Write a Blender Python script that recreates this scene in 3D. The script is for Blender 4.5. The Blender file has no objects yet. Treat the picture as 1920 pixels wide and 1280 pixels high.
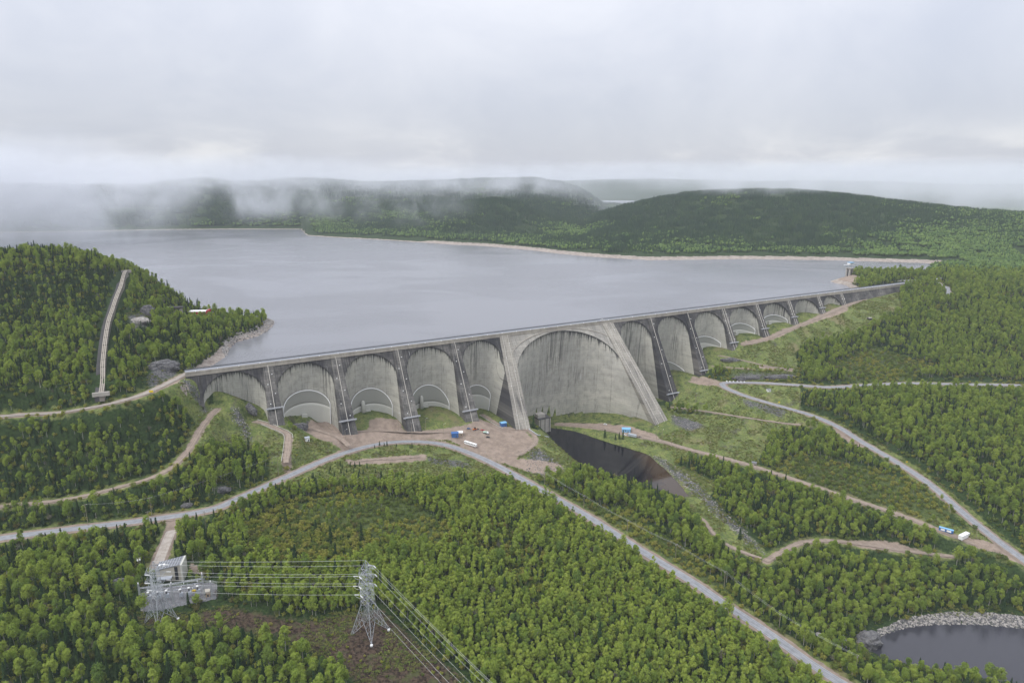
import bpy, bmesh, math, random
import numpy as np
from mathutils import Vector, Matrix
R = math.radians
scene = bpy.context.scene
col = scene.collection
rng = np.random.default_rng(7)
random.seed(7)

# ------------------------------------------------------------------ camera
CAMZ = 218.0                       # metres above the reservoir
PITCH = math.atan(310 / 1280)
cam_d = bpy.data.cameras.new('camera')
cam_d.sensor_width = 36.0
cam_d.lens = 24.0
cam_d.clip_start = 1.0
cam_d.clip_end = 40000.0
cam = bpy.data.objects.new('camera', cam_d)
cam.location = (0, 0, CAMZ)
cam.rotation_euler = (math.pi / 2 - PITCH, 0, 0)
col.objects.link(cam)
scene.camera = cam

# ------------------------------------------------------------------ node helpers
class NT:
    def __init__(self, tree):
        self.t = tree; self.n = tree.nodes; self.l = tree.links
    def add(self, typ, **kw):
        nd = self.n.new(typ)
        for k, v in kw.items():
            if k == 'inp':
                for a, b in v.items(): self.put(nd.inputs[a], b)
            else: setattr(nd, k, v)
        return nd
    def put(self, sock, v):
        if isinstance(v, bpy.types.NodeSocket): self.l.new(v, sock)
        elif isinstance(v, bpy.types.Node): self.l.new(v.outputs[0], sock)
        else:
            if isinstance(v, tuple) and len(v) == 3 and sock.type == 'RGBA': v = (*v, 1)
            sock.default_value = v
    def math(self, op, a, b=0.0, c=None, clamp=False):
        nd = self.n.new('ShaderNodeMath'); nd.operation = op; nd.use_clamp = clamp
        self.put(nd.inputs[0], a); self.put(nd.inputs[1], b)
        if c is not None: self.put(nd.inputs[2], c)
        return nd.outputs[0]
    def mix(self, f, a, b, typ='MIX'):
        nd = self.n.new('ShaderNodeMix'); nd.data_type = 'RGBA'; nd.blend_type = typ
        self.put(nd.inputs[0], f); self.put(nd.inputs[6], a); self.put(nd.inputs[7], b)
        return nd.outputs[2]
    def noise(self, vec, scale, detail=3.0, rough=.55, dist=0.0, dim='3D'):
        nd = self.n.new('ShaderNodeTexNoise'); nd.noise_dimensions = dim
        if vec is not None: self.put(nd.inputs['Vector'], vec)
        nd.inputs['Scale'].default_value = scale; nd.inputs['Detail'].default_value = detail
        nd.inputs['Roughness'].default_value = rough; nd.inputs['Distortion'].default_value = dist
        return nd.outputs[0]
    def ramp(self, f, *stops, interp='LINEAR'):
        nd = self.n.new('ShaderNodeValToRGB'); nd.color_ramp.interpolation = interp
        el = nd.color_ramp.elements
        while len(el) < len(stops): el.new(.5)
        for e, (p, c) in zip(el, stops):
            e.position = p
            e.color = (c, c, c, 1) if not isinstance(c, tuple) else (*c, 1)
        self.put(nd.inputs[0], f)
        return nd.outputs[0]
    def step(self, v, a, b):
        nd = self.n.new('ShaderNodeMapRange'); nd.interpolation_type = 'SMOOTHSTEP'
        self.put(nd.inputs[0], v)
        nd.inputs[1].default_value = a; nd.inputs[2].default_value = b
        nd.inputs[3].default_value = 0; nd.inputs[4].default_value = 1
        return nd.outputs[0]
    def vscale(self, vec, s):
        nd = self.n.new('ShaderNodeMapping'); self.put(nd.inputs[0], vec)
        nd.inputs['Scale'].default_value = s
        return nd.outputs[0]

# ------------------------------------------------------------------ world: low overcast
SUN_EL, SUN_AZ = 50.0, 235.0
world = bpy.data.worlds.new('World'); scene.world = world; world.use_nodes = True
w = NT(world.node_tree); w.n.clear()
wout = w.add('ShaderNodeOutputWorld')
sky = w.add('ShaderNodeTexSky'); sky.sky_type = 'NISHITA'; sky.sun_disc = False
sky.sun_elevation = R(SUN_EL); sky.sun_rotation = R(SUN_AZ)
skyc = w.mix(1.0, sky.outputs[0], (.10, .10, .10), 'MULTIPLY')
tc = w.add('ShaderNodeTexCoord')
sep = w.add('ShaderNodeSeparateXYZ', inp={0: tc.outputs['Generated']})
el = w.math('MAXIMUM', sep.outputs[2], 0.0)
den = w.math('ADD', el, 0.10)
px = w.math('DIVIDE', sep.outputs[0], den); py = w.math('DIVIDE', sep.outputs[1], den)
cv = w.add('ShaderNodeCombineXYZ', inp={0: px, 1: py, 2: 0.3})
n1 = w.noise(tc.outputs['Generated'], 1.7, 5, .5, .6)
n2 = w.noise(w.vscale(tc.outputs['Generated'], (1.0, 1.0, 3.0)), 4.0, 6, .6, .5)
n3 = w.noise(w.vscale(tc.outputs['Generated'], (3.0, 3.0, 5.5)), 1.2, 6, .6, .5)
cl = w.math('ADD', w.math('MULTIPLY', n1, .55), w.math('MULTIPLY', n3, .45))
cl = w.step(cl, .32, .70)
cloud = w.mix(cl, (.385, .407, .468), (.50, .511, .552))
gl = w.math('MULTIPLY', w.step(n2, .46, .70), w.math('SUBTRACT', 1.0, w.step(el, .01, .085)))
cloud = w.mix(w.math('MULTIPLY', gl, .42), cloud, (.90, .88, .84))
# the standard overcast sky: three times as bright overhead as at the horizon
cloud = w.mix(1.0, cloud, w.add('ShaderNodeCombineXYZ', inp={i: w.math('ADD', 1.0, w.math('MULTIPLY', el, 2.0)) for i in range(3)}).outputs[0], 'MULTIPLY')
skymix = w.mix(.92, skyc, cloud)
bg = w.add('ShaderNodeBackground', inp={0: skymix, 1: 1.0})
w.l.new(bg.outputs[0], wout.inputs[0])

sun_d = bpy.data.lights.new('sun', 'SUN'); sun_d.energy = 1.5; sun_d.angle = R(35)
sun_d.color = (1.0, .97, .92)
sun = bpy.data.objects.new('sun', sun_d)
sun.rotation_euler = (R(90 - SUN_EL), 0, R(180 - SUN_AZ))
col.objects.link(sun)

vs = scene.view_settings
vs.view_transform = 'Standard'; vs.look = 'None'; vs.exposure = 0.42; vs.gamma = 1.0; vs.use_curve_mapping = False
cy = scene.cycles
cy.max_bounces = 6; cy.diffuse_bounces = 2; cy.glossy_bounces = 2; cy.transmission_bounces = 2
cy.volume_bounces = 2; cy.use_adaptive_sampling = True; cy.adaptive_threshold = .02; cy.transparent_max_bounces = 6; cy.use_denoising = True
cy.volume_step_rate = 1.0; cy.volume_max_steps = 96
cy.caustics_reflective = False; cy.caustics_refractive = False

# ------------------------------------------------------------------ projection helpers
CP, SP = math.cos(PITCH), math.sin(PITCH)
def rays(px):
    px = np.asarray(px, float); u = (px[..., 0] - 960) / 1280; v = (px[..., 1] - 640) / 1280
    return np.stack([u, CP - v * SP, -SP - v * CP], -1)
def at_z(x, y, z):                       # the point seen at a pixel, given its height
    d = rays((x, y)); t = (z - CAMZ) / d[2]
    return np.array([d[0] * t, d[1] * t, z])
def to_px(P):
    P = np.asarray(P, float); X = P[..., 0]; Y = P[..., 1]; Z = P[..., 2] - CAMZ
    dep = Y * CP - Z * SP; up = Y * SP + Z * CP
    return np.stack([960 + 1280 * X / dep, 640 - 1280 * up / dep], -1)

# value noise ------------------------------------------------------
_perm = rng.random((256, 256))
def vnoise(x, y):
    xi = np.floor(x).astype(int); yi = np.floor(y).astype(int); fx = x - xi; fy = y - yi
    fx = fx * fx * (3 - 2 * fx); fy = fy * fy * (3 - 2 * fy)
    g = lambda a, b: _perm[a & 255, b & 255]
    return (g(xi, yi) * (1 - fx) + g(xi + 1, yi) * fx) * (1 - fy) + (g(xi, yi + 1) * (1 - fx) + g(xi + 1, yi + 1) * fx) * fy
def fbm(x, y, s, o=4):
    r = 0; a = 1; t = 0
    for i in range(o):
        r = r + a * vnoise(x / s + 17.3 * i, y / s + 9.1 * i); t += a; a *= .5; s /= 2.03
    return r / t * 2 - 1
def sstep(x, a, b):
    t = np.clip((x - a) / (b - a), 0, 1); return t * t * (3 - 2 * t)

# ------------------------------------------------------------------ dam frame
DE = np.array([0.87344935, 0.48691502]); DN = np.array([0.48691502, -0.87344935])
CREST = 12.0
_c0 = np.array([175.268, 995.290]) - DE * 0
_b1 = at_z(501, 682, CREST)[:2]
DAM0 = _c0 + DE * ((_b1 - _c0) @ DE)          # foot of the first buttress on the crest line
BUT_S = [0, 76.8, 153.5, 230.3, 304.5, 474.0, 554.7, 629.0, 705.5, 783, 861, 938, 1002]
def dam_xy(s, d): return DAM0 + DE * s + DN * d
def dam_sd(x, y):
    return (x - DAM0[0]) * DE[0] + (y - DAM0[1]) * DE[1], (x - DAM0[0]) * DN[0] + (y - DAM0[1]) * DN[1]
S0, S1 = -84.0, 1238.0

# ------------------------------------------------------------------ terrain: control points (pixel, height)
POOL_Z, POND_Z = -124.0, -165.0
CTRL = [
 # buttress toes and the ground along the dam
 (345,712,6),(380,735,-4),(405,748,-15),(470,762,-28),(500,782,-40),(526,792,-46),
 (652,812,-70),(773,805,-78),(884,790,-80),(940,795,-89),(975,806,-93),(1000,806,-97),
 (1180,808,-116),(1228,816,-117),(1252,785,-108),(1267,758,-103),(1330,714,-82),(1360,718,-80),
 (1383,662,-54),(1439,633,-40),(1496,609,-28),(1548,590,-21),(1586,571,-8),(1640,552,-3),(1680,535,5),
 (1300,775,-108),(1420,790,-104),(1500,800,-108),(1400,840,-116),
 # main road
 (0,1008,-72),(120,993,-73),(260,977,-74),(390,958,-74),(450,932,-75),(540,893,-76),(620,857,-77),(690,835,-80),(750,826,-83),(820,829,-87),(880,848,-93),
 (940,879,-103),(1000,910,-106),(1050,938,-110),(1110,972,-114),(1200,1030,-120),(1300,1090,-126),(1360,1130,-129),(1440,1185,-134),(1520,1240,-138),(1600,1290,-141),
 (850,812,-87),(920,825,-93),(990,850,-100),(1040,880,-107),(1080,865,-112),(600,820,-71),(700,812,-77),(800,812,-83),(545,850,-70),(560,880,-75),
 # left side, hill and abutment road
 (300,722,9),(250,740,7),(190,755,5),(120,768,-3),(0,788,-18),(-120,800,-28),(385,790,-33),(355,845,-47),(325,880,-54),(240,910,-59),(130,935,-62),(50,945,-64),(-40,955,-66),
 (430,810,-48),(470,860,-64),(420,900,-66),(350,930,-68),(150,850,-42),(250,830,-34),(330,790,-22),
 (190,640,36),(232,521,80),(205,580,58),(140,566,64),(60,568,60),(0,640,26),(100,660,26),(0,532,84),(60,530,84),(130,530,82),(180,528,82),(-150,527,84),(-150,630,34),
 (270,560,58),(300,595,26),(330,600,14),(380,605,10),(430,615,6),(480,612,5),(420,650,3),(350,660,10),(280,660,24),(250,700,15),(300,690,14),(380,672,6),
 # foreground
 (330,1130,-84),(290,1060,-80),(400,1110,-84),(690,1190,-96),(560,1160,-91),(800,1250,-104),(900,1000,-101),(750,920,-92),(600,940,-86),(700,1040,-94),(500,1030,-82),
 (900,1150,-108),(1100,1100,-118),(1250,1200,-126),(1000,1270,-114),(1350,1270,-134),(100,1060,-74),(100,1150,-79),(100,1270,-86),(400,1270,-94),(-150,1150,-78),(-150,1300,-84),
 (0,940,-66),(200,1020,-77),(60,1390,-92),(600,1390,-104),(1100,1390,-126),(1500,1390,-142),(960,940,-104),
 # right of the road, river corridor
 (1150,930,-120),(1250,980,-125),(1340,1060,-130),(1430,1110,-136),(1120,900,-118),(1200,910,-120),(1300,940,-123),(1330,960,-125),(1420,1030,-128),(1440,1048,-129),
 (1250,850,-119),(1330,880,-120),(1400,930,-122),(1500,980,-126),(1600,1010,-133),(1700,1035,-139),(1600,1080,-145),(1500,1080,-138),(1500,1150,-147),(1560,1190,-153),(1700,1100,-151),(1800,1090,-151),
 (1900,1100,-152),(1600,1150,-154),(1750,1150,-161),(1900,1150,-161),(1640,1270,-154),(1720,1310,-158),(1850,1345,-160),(2100,1400,-158),(2100,1100,-146),
 (1180,818,-117),(1240,828,-116),(1300,842,-113),(1380,862,-115),(1440,880,-117),(1520,908,-121),(1600,935,-125),(1690,965,-129),(1770,995,-133),(1830,1020,-136),(1890,1045,-139),(2000,1090,-144),
 (1400,742,-86),(1450,757,-90),(1520,778,-96),(1570,800,-100),(1620,830,-104),(1680,865,-109),(1740,905,-115),(1800,955,-122),(1860,1005,-129),(1920,1052,-136),(2000,1115,-142),
 (1490,723,-78),(1560,726,-77),(1620,722,-76),(1700,718,-75),(1800,720,-75),(1900,722,-76),(2020,726,-77),(1460,696,-70),(1480,690,-68),
 (1700,800,-92),(1800,830,-96),(1900,800,-90),(1900,930,-112),(2050,900,-104),
 (1500,645,-50),(1550,620,-36),(1620,620,-34),(1700,580,-14),(1650,590,-18),(1800,640,-44),(1900,620,-34),(1800,580,-14),(1900,560,-4),(2050,600,-24),(2050,500,30),
 (1740,524,10),(1770,521,10),(1780,552,2),(1850,530,8),(1900,510,18),(1640,510,5),(1610,515,3),(1690,510,7),(1820,505,8),
]
# the floor inside each arch, from the line where the vault meets the ground
TOE_H = [58, 82, 90, 94, 108, 130, 119, 97, 66, 53, 42, 34, 20]
FLOOR_Y = [745, 780, 771, 763, 766, 791, 742, 694, 654, 626, 607.5, 587, 571]
_bm = [-38.0] + [(a + b) / 2 for a, b in zip(BUT_S[:-1], BUT_S[1:])]
FLOOR_Z = []
for s_, y_ in zip(_bm, FLOOR_Y):
    Hq = np.arange(5, 140, .25); Pq = np.column_stack([DAM0 + DE * s_ + DN * (4.5 - .1 * Hq[:, None]), CREST - Hq])
    FLOOR_Z.append(CREST - Hq[np.argmin(abs(to_px(Pq)[:, 1] - y_))])
_ks = [-80.0]; _kz = [4.0]
for i in range(13):
    _ks += [_bm[i], BUT_S[i]]; _kz += [FLOOR_Z[i], CREST - TOE_H[i] + 2]
_ks += [1100, 1238]; _kz += [-3, 8]
_ctl = np.array(CTRL, float)
_d = rays(_ctl[:, :2]); _t = (_ctl[:, 2] - CAMZ) / _d[:, 2]
CXY = _d[:, :2] * _t[:, None]; CZ = _ctl[:, 2]
inner = [(*dam_xy(s_, d_), z_) for s_, z_ in zip(_bm, FLOOR_Z) for d_ in (-25, 5, 14)] + [(*dam_xy(BUT_S[i], d_), CREST - TOE_H[i] + 3) for i in range(13) for d_ in (-25, 5)]
CXY = np.vstack([CXY, np.array(inner)[:, :2]]); CZ = np.concatenate([CZ, np.array(inner)[:, 2]])
extra = np.array([(-900,300,-80),(-500,150,-88),(0,100,-110),(500,100,-142),(900,200,-140),(1400,500,-110),(1700,900,-60),(1700,1400,20),(-1500,600,20),(-1500,1100,50),(-1000,1200,34)], float)
CXY = np.vstack([CXY, extra[:, :2]]); CZ = np.concatenate([CZ, extra[:, 2]])
SC = 500.0
def _tps(r2):
    return np.where(r2 > 1e-12, .5 * r2 * np.log(np.maximum(r2, 1e-12)), 0)
def _fit_tps():
    P = CXY / SC; n = len(P)
    r2 = ((P[:, None] - P[None]) ** 2).sum(-1)
    K = _tps(r2) + np.eye(n) * 2e-3
    Q = np.hstack([np.ones((n, 1)), P]); A = np.zeros((n + 3, n + 3))
    A[:n, :n] = K; A[:n, n:] = Q; A[n:, :n] = Q.T
    return np.linalg.solve(A, np.concatenate([CZ, np.zeros(3)]))
TW = _fit_tps()
def tps(x, y):
    x = np.asarray(x, float).ravel() / SC; y = np.asarray(y, float).ravel() / SC
    out = np.empty_like(x); P = CXY / SC; n = len(P)
    for i in range(0, len(x), 40000):
        a = x[i:i + 40000]; b = y[i:i + 40000]
        r2 = (a[:, None] - P[None, :, 0]) ** 2 + (b[:, None] - P[None, :, 1]) ** 2
        out[i:i + 40000] = _tps(r2) @ TW[:n] + TW[n] + TW[n + 1] * a + TW[n + 2] * b
    return np.clip(out, -185, 140)

# polygons ----------------------------------------------------------
def pip(x, y, poly):
    ins = np.zeros(x.shape, bool); n = len(poly); j = n - 1
    for i in range(n):
        xi, yi = poly[i]; xj, yj = poly[j]
        c = ((yi > y) != (yj > y)) & (x < (xj - xi) * (y - yi) / (yj - yi + 1e-12) + xi)
        ins ^= c; j = i
    return ins
def seg_dist(x, y, line, closed=False):
    best = np.full(x.shape, 1e9); idx = np.zeros(x.shape); pts = list(line) + ([line[0]] if closed else [])
    for i in range(len(pts) - 1):
        ax, ay = pts[i][:2]; bx, by = pts[i + 1][:2]; dx, dy = bx - ax, by - ay
        t = np.clip(((x - ax) * dx + (y - ay) * dy) / (dx * dx + dy * dy + 1e-9), 0, 1)
        dd = np.hypot(x - ax - t * dx, y - ay - t * dy)
        m = dd < best; best = np.where(m, dd, best); idx = np.where(m, i + t, idx)
    return best, idx
def sdist(x, y, poly, margin=80):
    """signed distance, positive inside; -margin where far away"""
    p = np.asarray(poly); out = np.full(x.shape, -float(margin))
    m = (x > p[:, 0].min() - margin) & (x < p[:, 0].max() + margin) & (y > p[:, 1].min() - margin) & (y < p[:, 1].max() + margin)
    if m.any():
        xx, yy = x[m], y[m]; d, _ = seg_dist(xx, yy, poly, True)
        out[m] = np.where(pip(xx, yy, poly), d, -d)
    return out

# water outlines -----------------------------------------------------
def wpoly(pix, z): return [tuple(at_z(a, b, z)[:2]) for a, b in pix]
L_near = wpoly([(424,668),(431,652),(442,641),(462,636),(482,631),(500,622),(513,610),(512,601),(500,596)], 0)
L_hid = [(-420,1035),(-500,1045),(-560,1080),(-640,1130),(-760,1180),(-1000,1220),(-1500,1260),(-3600,1400)]
FAR_SHORE = [(-700,436),(0,436),(150,434),(300,431),(420,430),(560,430),(566,431),(576,442),(590,443),(640,446),(700,449),(780,454),(850,459),(900,461),(960,466),(1010,471),(1050,476),(1090,480),(1130,483),(1180,486),(1220,488),(1320,487),(1400,486),(1480,487),(1550,488),(1650,491),(1720,493),(1770,496)]
L_far = wpoly(FAR_SHORE, 0)
L_right = wpoly([(1786,498),(1740,500),(1690,501.5),(1640,503),(1605,507),(1588,513),(1584,520),(1572,523),(1556,527),(1566,531),(1582,533)], 0)
LAKE = L_near + L_hid + L_far + L_right + [tuple(dam_xy(1080, -10)), tuple(dam_xy(-60, -10)), tuple(dam_xy(-70, -30))]
LAKE = [(float(a), float(b)) for a, b in LAKE]
POOL = wpoly([(1004,797),(1032,793),(1050,800),(1092,813),(1150,832),(1205,848),(1216,853),(1247,880),(1272,906),(1292,930),(1280,932),(1240,920),(1190,905),(1140,893),(1100,880),(1075,862),(1050,842),(1035,822),(1020,806),(1004,802)], POOL_Z)
POND = wpoly([(1628,1216),(1640,1198),(1665,1186),(1700,1176),(1740,1171),(1790,1169),(1850,1171),(1920,1178),(2050,1196),(2150,1230),(2180,1400),(1990,1290),(1920,1280),(1860,1272),(1800,1262),(1740,1252),(1690,1241),(1652,1230)], POND_Z)

# far relief: hills given by the distance and the outline they show ---------
def zrow(pts, rdist):        # pixel outline -> (tan azimuth, height at that distance)
    o = []
    for x, y in pts:
        d = rays((x, y)); t = rdist / math.hypot(d[0], d[1]); o.append((d[0] / d[1], CAMZ + d[2] * t - (9 if rdist < 3600 else 0)))
    return np.array(o)
HILLS = [
 (2950, 640, 900, zrow([(1010,470),(1060,436),(1120,404),(1170,386),(1230,372),(1290,361),(1350,357),(1420,355),(1500,357),(1580,364),(1660,374),(1740,384),(1830,394),(1920,400),(2100,408),(2400,400)], 2950)),
 (2900, 400, 600, zrow([(560,452),(620,436),(700,420),(780,411),(830,394),(880,376),(930,371),(970,379),(1010,398),(1060,412),(1120,425),(1180,440)], 2900)),
 (4300, 1150, 1500, zrow([(-900,352),(-300,350),(0,350),(150,352),(270,350),(340,341),(380,338),(440,346),(490,344),(550,338),(620,341),(700,346),(770,344),(840,342),(900,339),(990,337),(1040,343),(1080,355),(1105,370),(1122,388),(1140,410)], 4300)),
 (3500, 500, 800, zrow([(600,440),(680,400),(760,392),(830,398),(900,400),(1000,402),(1080,400),(1150,398),(1220,398)], 3500)),
 (9500, 1800, 2500, zrow([(-400,345),(900,345),(1080,338),(1150,336),(1230,335),(1330,337),(1420,340),(1500,338),(1650,340),(1800,345),(2400,340)], 9500)),
 (7200, 900, 1500, zrow([(1190,386),(1240,376),(1300,366),(1400,362),(1560,360),(1640,356),(1760,354),(1850,357),(1950,358),(2400,356)], 7200)),
]
FARLAKE_R = (5300, 6500)
_shore_t = np.array([p[0] / p[1] for p in L_far]); _shore_r = np.array([math.hypot(*p) for p in L_far])
def far_z(x, y):
    r = np.hypot(x, y); ta = x / np.maximum(y, 1)
    rs = np.interp(ta, np.maximum.accumulate(_shore_t), _shore_r)
    rs = np.where(ta > .622, 1000, rs)
    base = np.clip((r - rs) * .10, -30, 10)
    z = base
    for R0, wi, wo, row in HILLS:
        h = np.interp(ta, row[:, 0], row[:, 1])
        inside = (ta >= row[0, 0] - .02) & (ta <= row[-1, 0] + .02)
        q = (r - R0) / np.where(r < R0, wi, wo)
        hh = h * np.exp(-q * q * 1.2) * sstep(r - rs, 0, 260)
        nz = fbm(x, y, 420, 4) * 10 * np.clip(h / 120, 0, 1.2) * sstep(np.abs(q), .05, .5)
        z = np.where(inside & (h > 3), np.maximum(z, hh + nz * (hh > 14)), z)
    # a glimpse of an arm of the reservoir between the far hills
    c = (ta > .113) & (ta < .196) & (r > FARLAKE_R[0]) & (r < FARLAKE_R[1])
    z = np.where(c, np.minimum(z, -4), z)
    z = np.where(r < rs, np.minimum(base, -1), z)
    return z
def base_z(x, y):
    sh = np.shape(x); x = np.asarray(x, float).ravel(); y = np.asarray(y, float).ravel()
    r = np.hypot(x, y)
    near = np.zeros_like(x); m = r < 2000
    near[m] = tps(x[m], y[m])
    s, d = dam_sd(x, y)
    near = near + fbm(x, y, 60, 4) * 2.2 + fbm(x, y, 14, 2) * .5
    up = ((d < -4) | ((s > S1 - 60) & (d < 40))) & (r < 1700)
    z = near
    mf = r > 1450
    if mf.any():
        fz = far_z(x[mf], y[mf]); k = sstep(r[mf], 1500, 1800)
        z = z.copy(); z[mf] = near[mf] * (1 - k) + fz * k
    # the reservoir and its shore
    sd = sdist(x, y, LAKE, 250)
    rightland = (x / np.maximum(y, 1) > .60) & (r > 1300) & (r < 2400)
    z = np.where(sd > 0, np.minimum(-1.2 - sd * .16, -1.2).clip(-45), z)
    shore = .25 + .42 * np.minimum(-sd, 20) + .06 * np.maximum(-sd - 20, 0)
    z = np.where((sd <= 0) & up & (sd > -245), np.maximum(z, np.minimum(shore, 14) + fbm(x, y, 18, 3) * .8 * np.clip(-sd / 10, 0, 1)), z)
    # dam body: ground behind the vaults stays low
    prof = np.interp(s, _ks, _kz); dt = .55 * np.maximum(CREST - prof, 0)
    ins = (s > -60) & (s < 1010) & (d > -14) & (d < dt - 2)
    z = np.where(ins, np.minimum(z, prof + 1.5 + fbm(x, y, 25, 3) * 1.5), z)
    # pool and pond
    for poly, wz in ((POOL, POOL_Z), (POND, POND_Z)):
        sp = sdist(x, y, poly, 70)
        z = np.where(sp > 0, wz - .8 - np.minimum(sp * .4, 6), z)
        lift = np.maximum(z, wz + np.minimum(.2 + .35 * -sp, 3.5)); q = 1 - sstep(-sp, 12, 40)
        z = np.where(sp <= 0, z * (1 - q) + lift * q, z)
        k = 1 - sstep(-sp, 0, 26)
        z = np.where(sp <= 0, z * (1 - k) + np.minimum(z, wz + .2 + (.62 if wz > -140 else .32) * -sp) * k, z)
    return z.reshape(sh)

def at(pix, t0=240, t1=3600):            # where the view ray of a pixel meets the ground
    pix = np.atleast_2d(np.asarray(pix, float)); D = rays(pix)
    t = np.concatenate([np.arange(t0, 1700, 4.0), np.arange(1700, t1, 16.0)])
    out = []
    for i in range(0, len(pix), 60):
        d = D[i:i + 60]; P = d[:, None, :] * t[None, :, None]
        zz = base_z(P[..., 0], P[..., 1]); dz = P[..., 2] + CAMZ - zz
        for j in range(len(d)):
            k = int(np.argmax(dz[j] < 0)) or len(t) - 1
            a, b = dz[j, k - 1], dz[j, k]; q = a / (a - b) if a != b else 0
            tt = t[k - 1] + q * (t[k] - t[k - 1]); p = d[j] * tt
            out.append((p[0], p[1], p[2] + CAMZ))
    return np.array(out)

def resample(P, step):
    P = np.asarray(P, float); n = len(P)
    # Catmull-Rom through the points
    Q = []
    for i in range(n - 1):
        p0, p1, p2, p3 = P[max(i - 1, 0)], P[i], P[i + 1], P[min(i + 2, n - 1)]
        for t in np.linspace(0, 1, 24, endpoint=False):
            Q.append(.5 * ((2 * p1) + (-p0 + p2) * t + (2 * p0 - 5 * p1 + 4 * p2 - p3) * t * t + (-p0 + 3 * p1 - 3 * p2 + p3) * t ** 3))
    Q.append(P[-1]); Q = np.array(Q)
    L = np.concatenate([[0], np.cumsum(np.hypot(*np.diff(Q[:, :2], axis=0).T))])
    s = np.arange(0, L[-1], step)
    return np.stack([np.interp(s, L, Q[:, k]) for k in range(Q.shape[1])], 1)

# name, width, verge, material key, pixel centre line
ROADS = [
 ('main_road', 8.4, 3.4, 'asphalt', [(-160,1032),(-60,1017),(0,1008),(120,993),(260,977),(390,956),(450,932),(540,893),(620,857),(690,836),(750,827),(820,830),(880,848),(940,879),(1000,910),(1050,938),(1110,972),(1200,1030),(1300,1092),(1360,1132),(1440,1187),(1520,1242),(1600,1292),(1690,1350)]),
 ('substation_driveway', 8.0, 1.6, 'old_concrete', [(334,966),(326,985),(318,1004),(306,1034),(294,1064)]),
 ('abutment_road', 7.0, 3.5, 'gravel_grey', [(352,701),(330,707),(300,722),(270,736),(235,747),(190,757),(120,770),(60,778),(0,787),(-80,795)]),
 ('forest_track', 5.5, 1.5, 'gravel', [(405,749),(394,772),(380,800),(360,838),(338,868),(318,884),(280,900),(230,912),(130,935),(50,945),(-30,954)]),
 ('arch_track', 6.0, 1.5, 'gravel', [(478,772),(497,784),(520,800),(540,818),(541,842),(538,864),(536,878)]),
 ('hairpin_road', 8.4, 2.8, 'asphalt', [(2050,726),(1900,722),(1800,720),(1700,718),(1620,722),(1560,726),(1490,722),(1420,716),(1385,714),(1362,716),(1354,721),(1364,731),(1400,742),(1450,757),(1520,778),(1570,800),(1620,830),(1680,865),(1740,905),(1800,955),(1860,1005),(1920,1052),(1990,1108)]),
 ('upper_bench_track', 4.5, 1.2, 'gravel', [(1258,763),(1300,770),(1380,778),(1440,788),(1505,798)]),
 ('valley_track', 7.6, 1.8, 'gravel', [(1045,797),(1110,800),(1180,814),(1240,827),(1300,843),(1380,863),(1440,881),(1520,909),(1600,936),(1690,966),(1770,996),(1830,1021),(1890,1046),(1960,1076)]),
 ('toe_track', 9.0, 1.5, 'gravel', [(1676,541),(1640,552),(1600,567),(1560,584),(1520,600),(1480,617),(1450,630),(1415,642),(1388,650)]),
 ('bench_track', 4.5, 1.0, 'gravel', [(1350,664),(1400,676),(1440,688),(1495,694)]),
 ('ledge_track', 4.0, 1.0, 'gravel', [(1335,686),(1390,690),(1440,693),(1492,697)]),
 ('crest_approach_road', 8.0, 1.5, 'asphalt', [(1688,527),(1715,525),(1745,524),(1770,521)]),
 ('village_road', 7.0, 1.5, 'asphalt', [(1752,524),(1765,531),(1776,541),(1778,556)]),
 ('river_track', 5.5, 1.2, 'gravel', [(1436,1052),(1470,1032),(1500,1016),(1550,1011),(1600,1016),(1660,1026),(1720,1036),(1800,1046)]),
 ('bank_track', 3.5, 1.0, 'gravel', [(1318,972),(1340,1000),(1370,1024),(1400,1038),(1430,1050)]),
 ('grass_track', 3.6, .8, 'gravel', [(650,864),(690,862),(740,861),(790,858)]),
 ('yard_track', 5.0, 1.0, 'gravel', [(560,787),(585,800),(615,815),(640,828),(655,845)]),
 ('yard_branch_track', 5.0, 1.0, 'gravel', [(610,786),(622,800),(640,815),(690,806),(740,808),(800,812),(850,812)]),
 ('pier_loop_track', 5.0, 1.0, 'gravel', [(905,775),(930,790),(955,803),(985,806),(1002,818),(1003,832),(985,846),(965,856)]),
]
ROADW = []
_pp = []
for r_ in ROADS: _pp += r_[4]
_W = at(_pp); _i = 0
for nm, wd, vg, mt, pix in ROADS:
    P = _W[_i:_i + len(pix)]; _i += len(pix)
    Q = resample(P, 3.0)
    zz = base_z(Q[:, 0], Q[:, 1])
    k = 15; ker = np.ones(2 * k + 1) / (2 * k + 1)
    for _ in range(2): zz = np.convolve(np.pad(zz, k, mode='edge'), ker, mode='valid')
    ROADW.append((nm, wd, vg, mt, np.column_stack([Q[:, 0], Q[:, 1], zz])))

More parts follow.
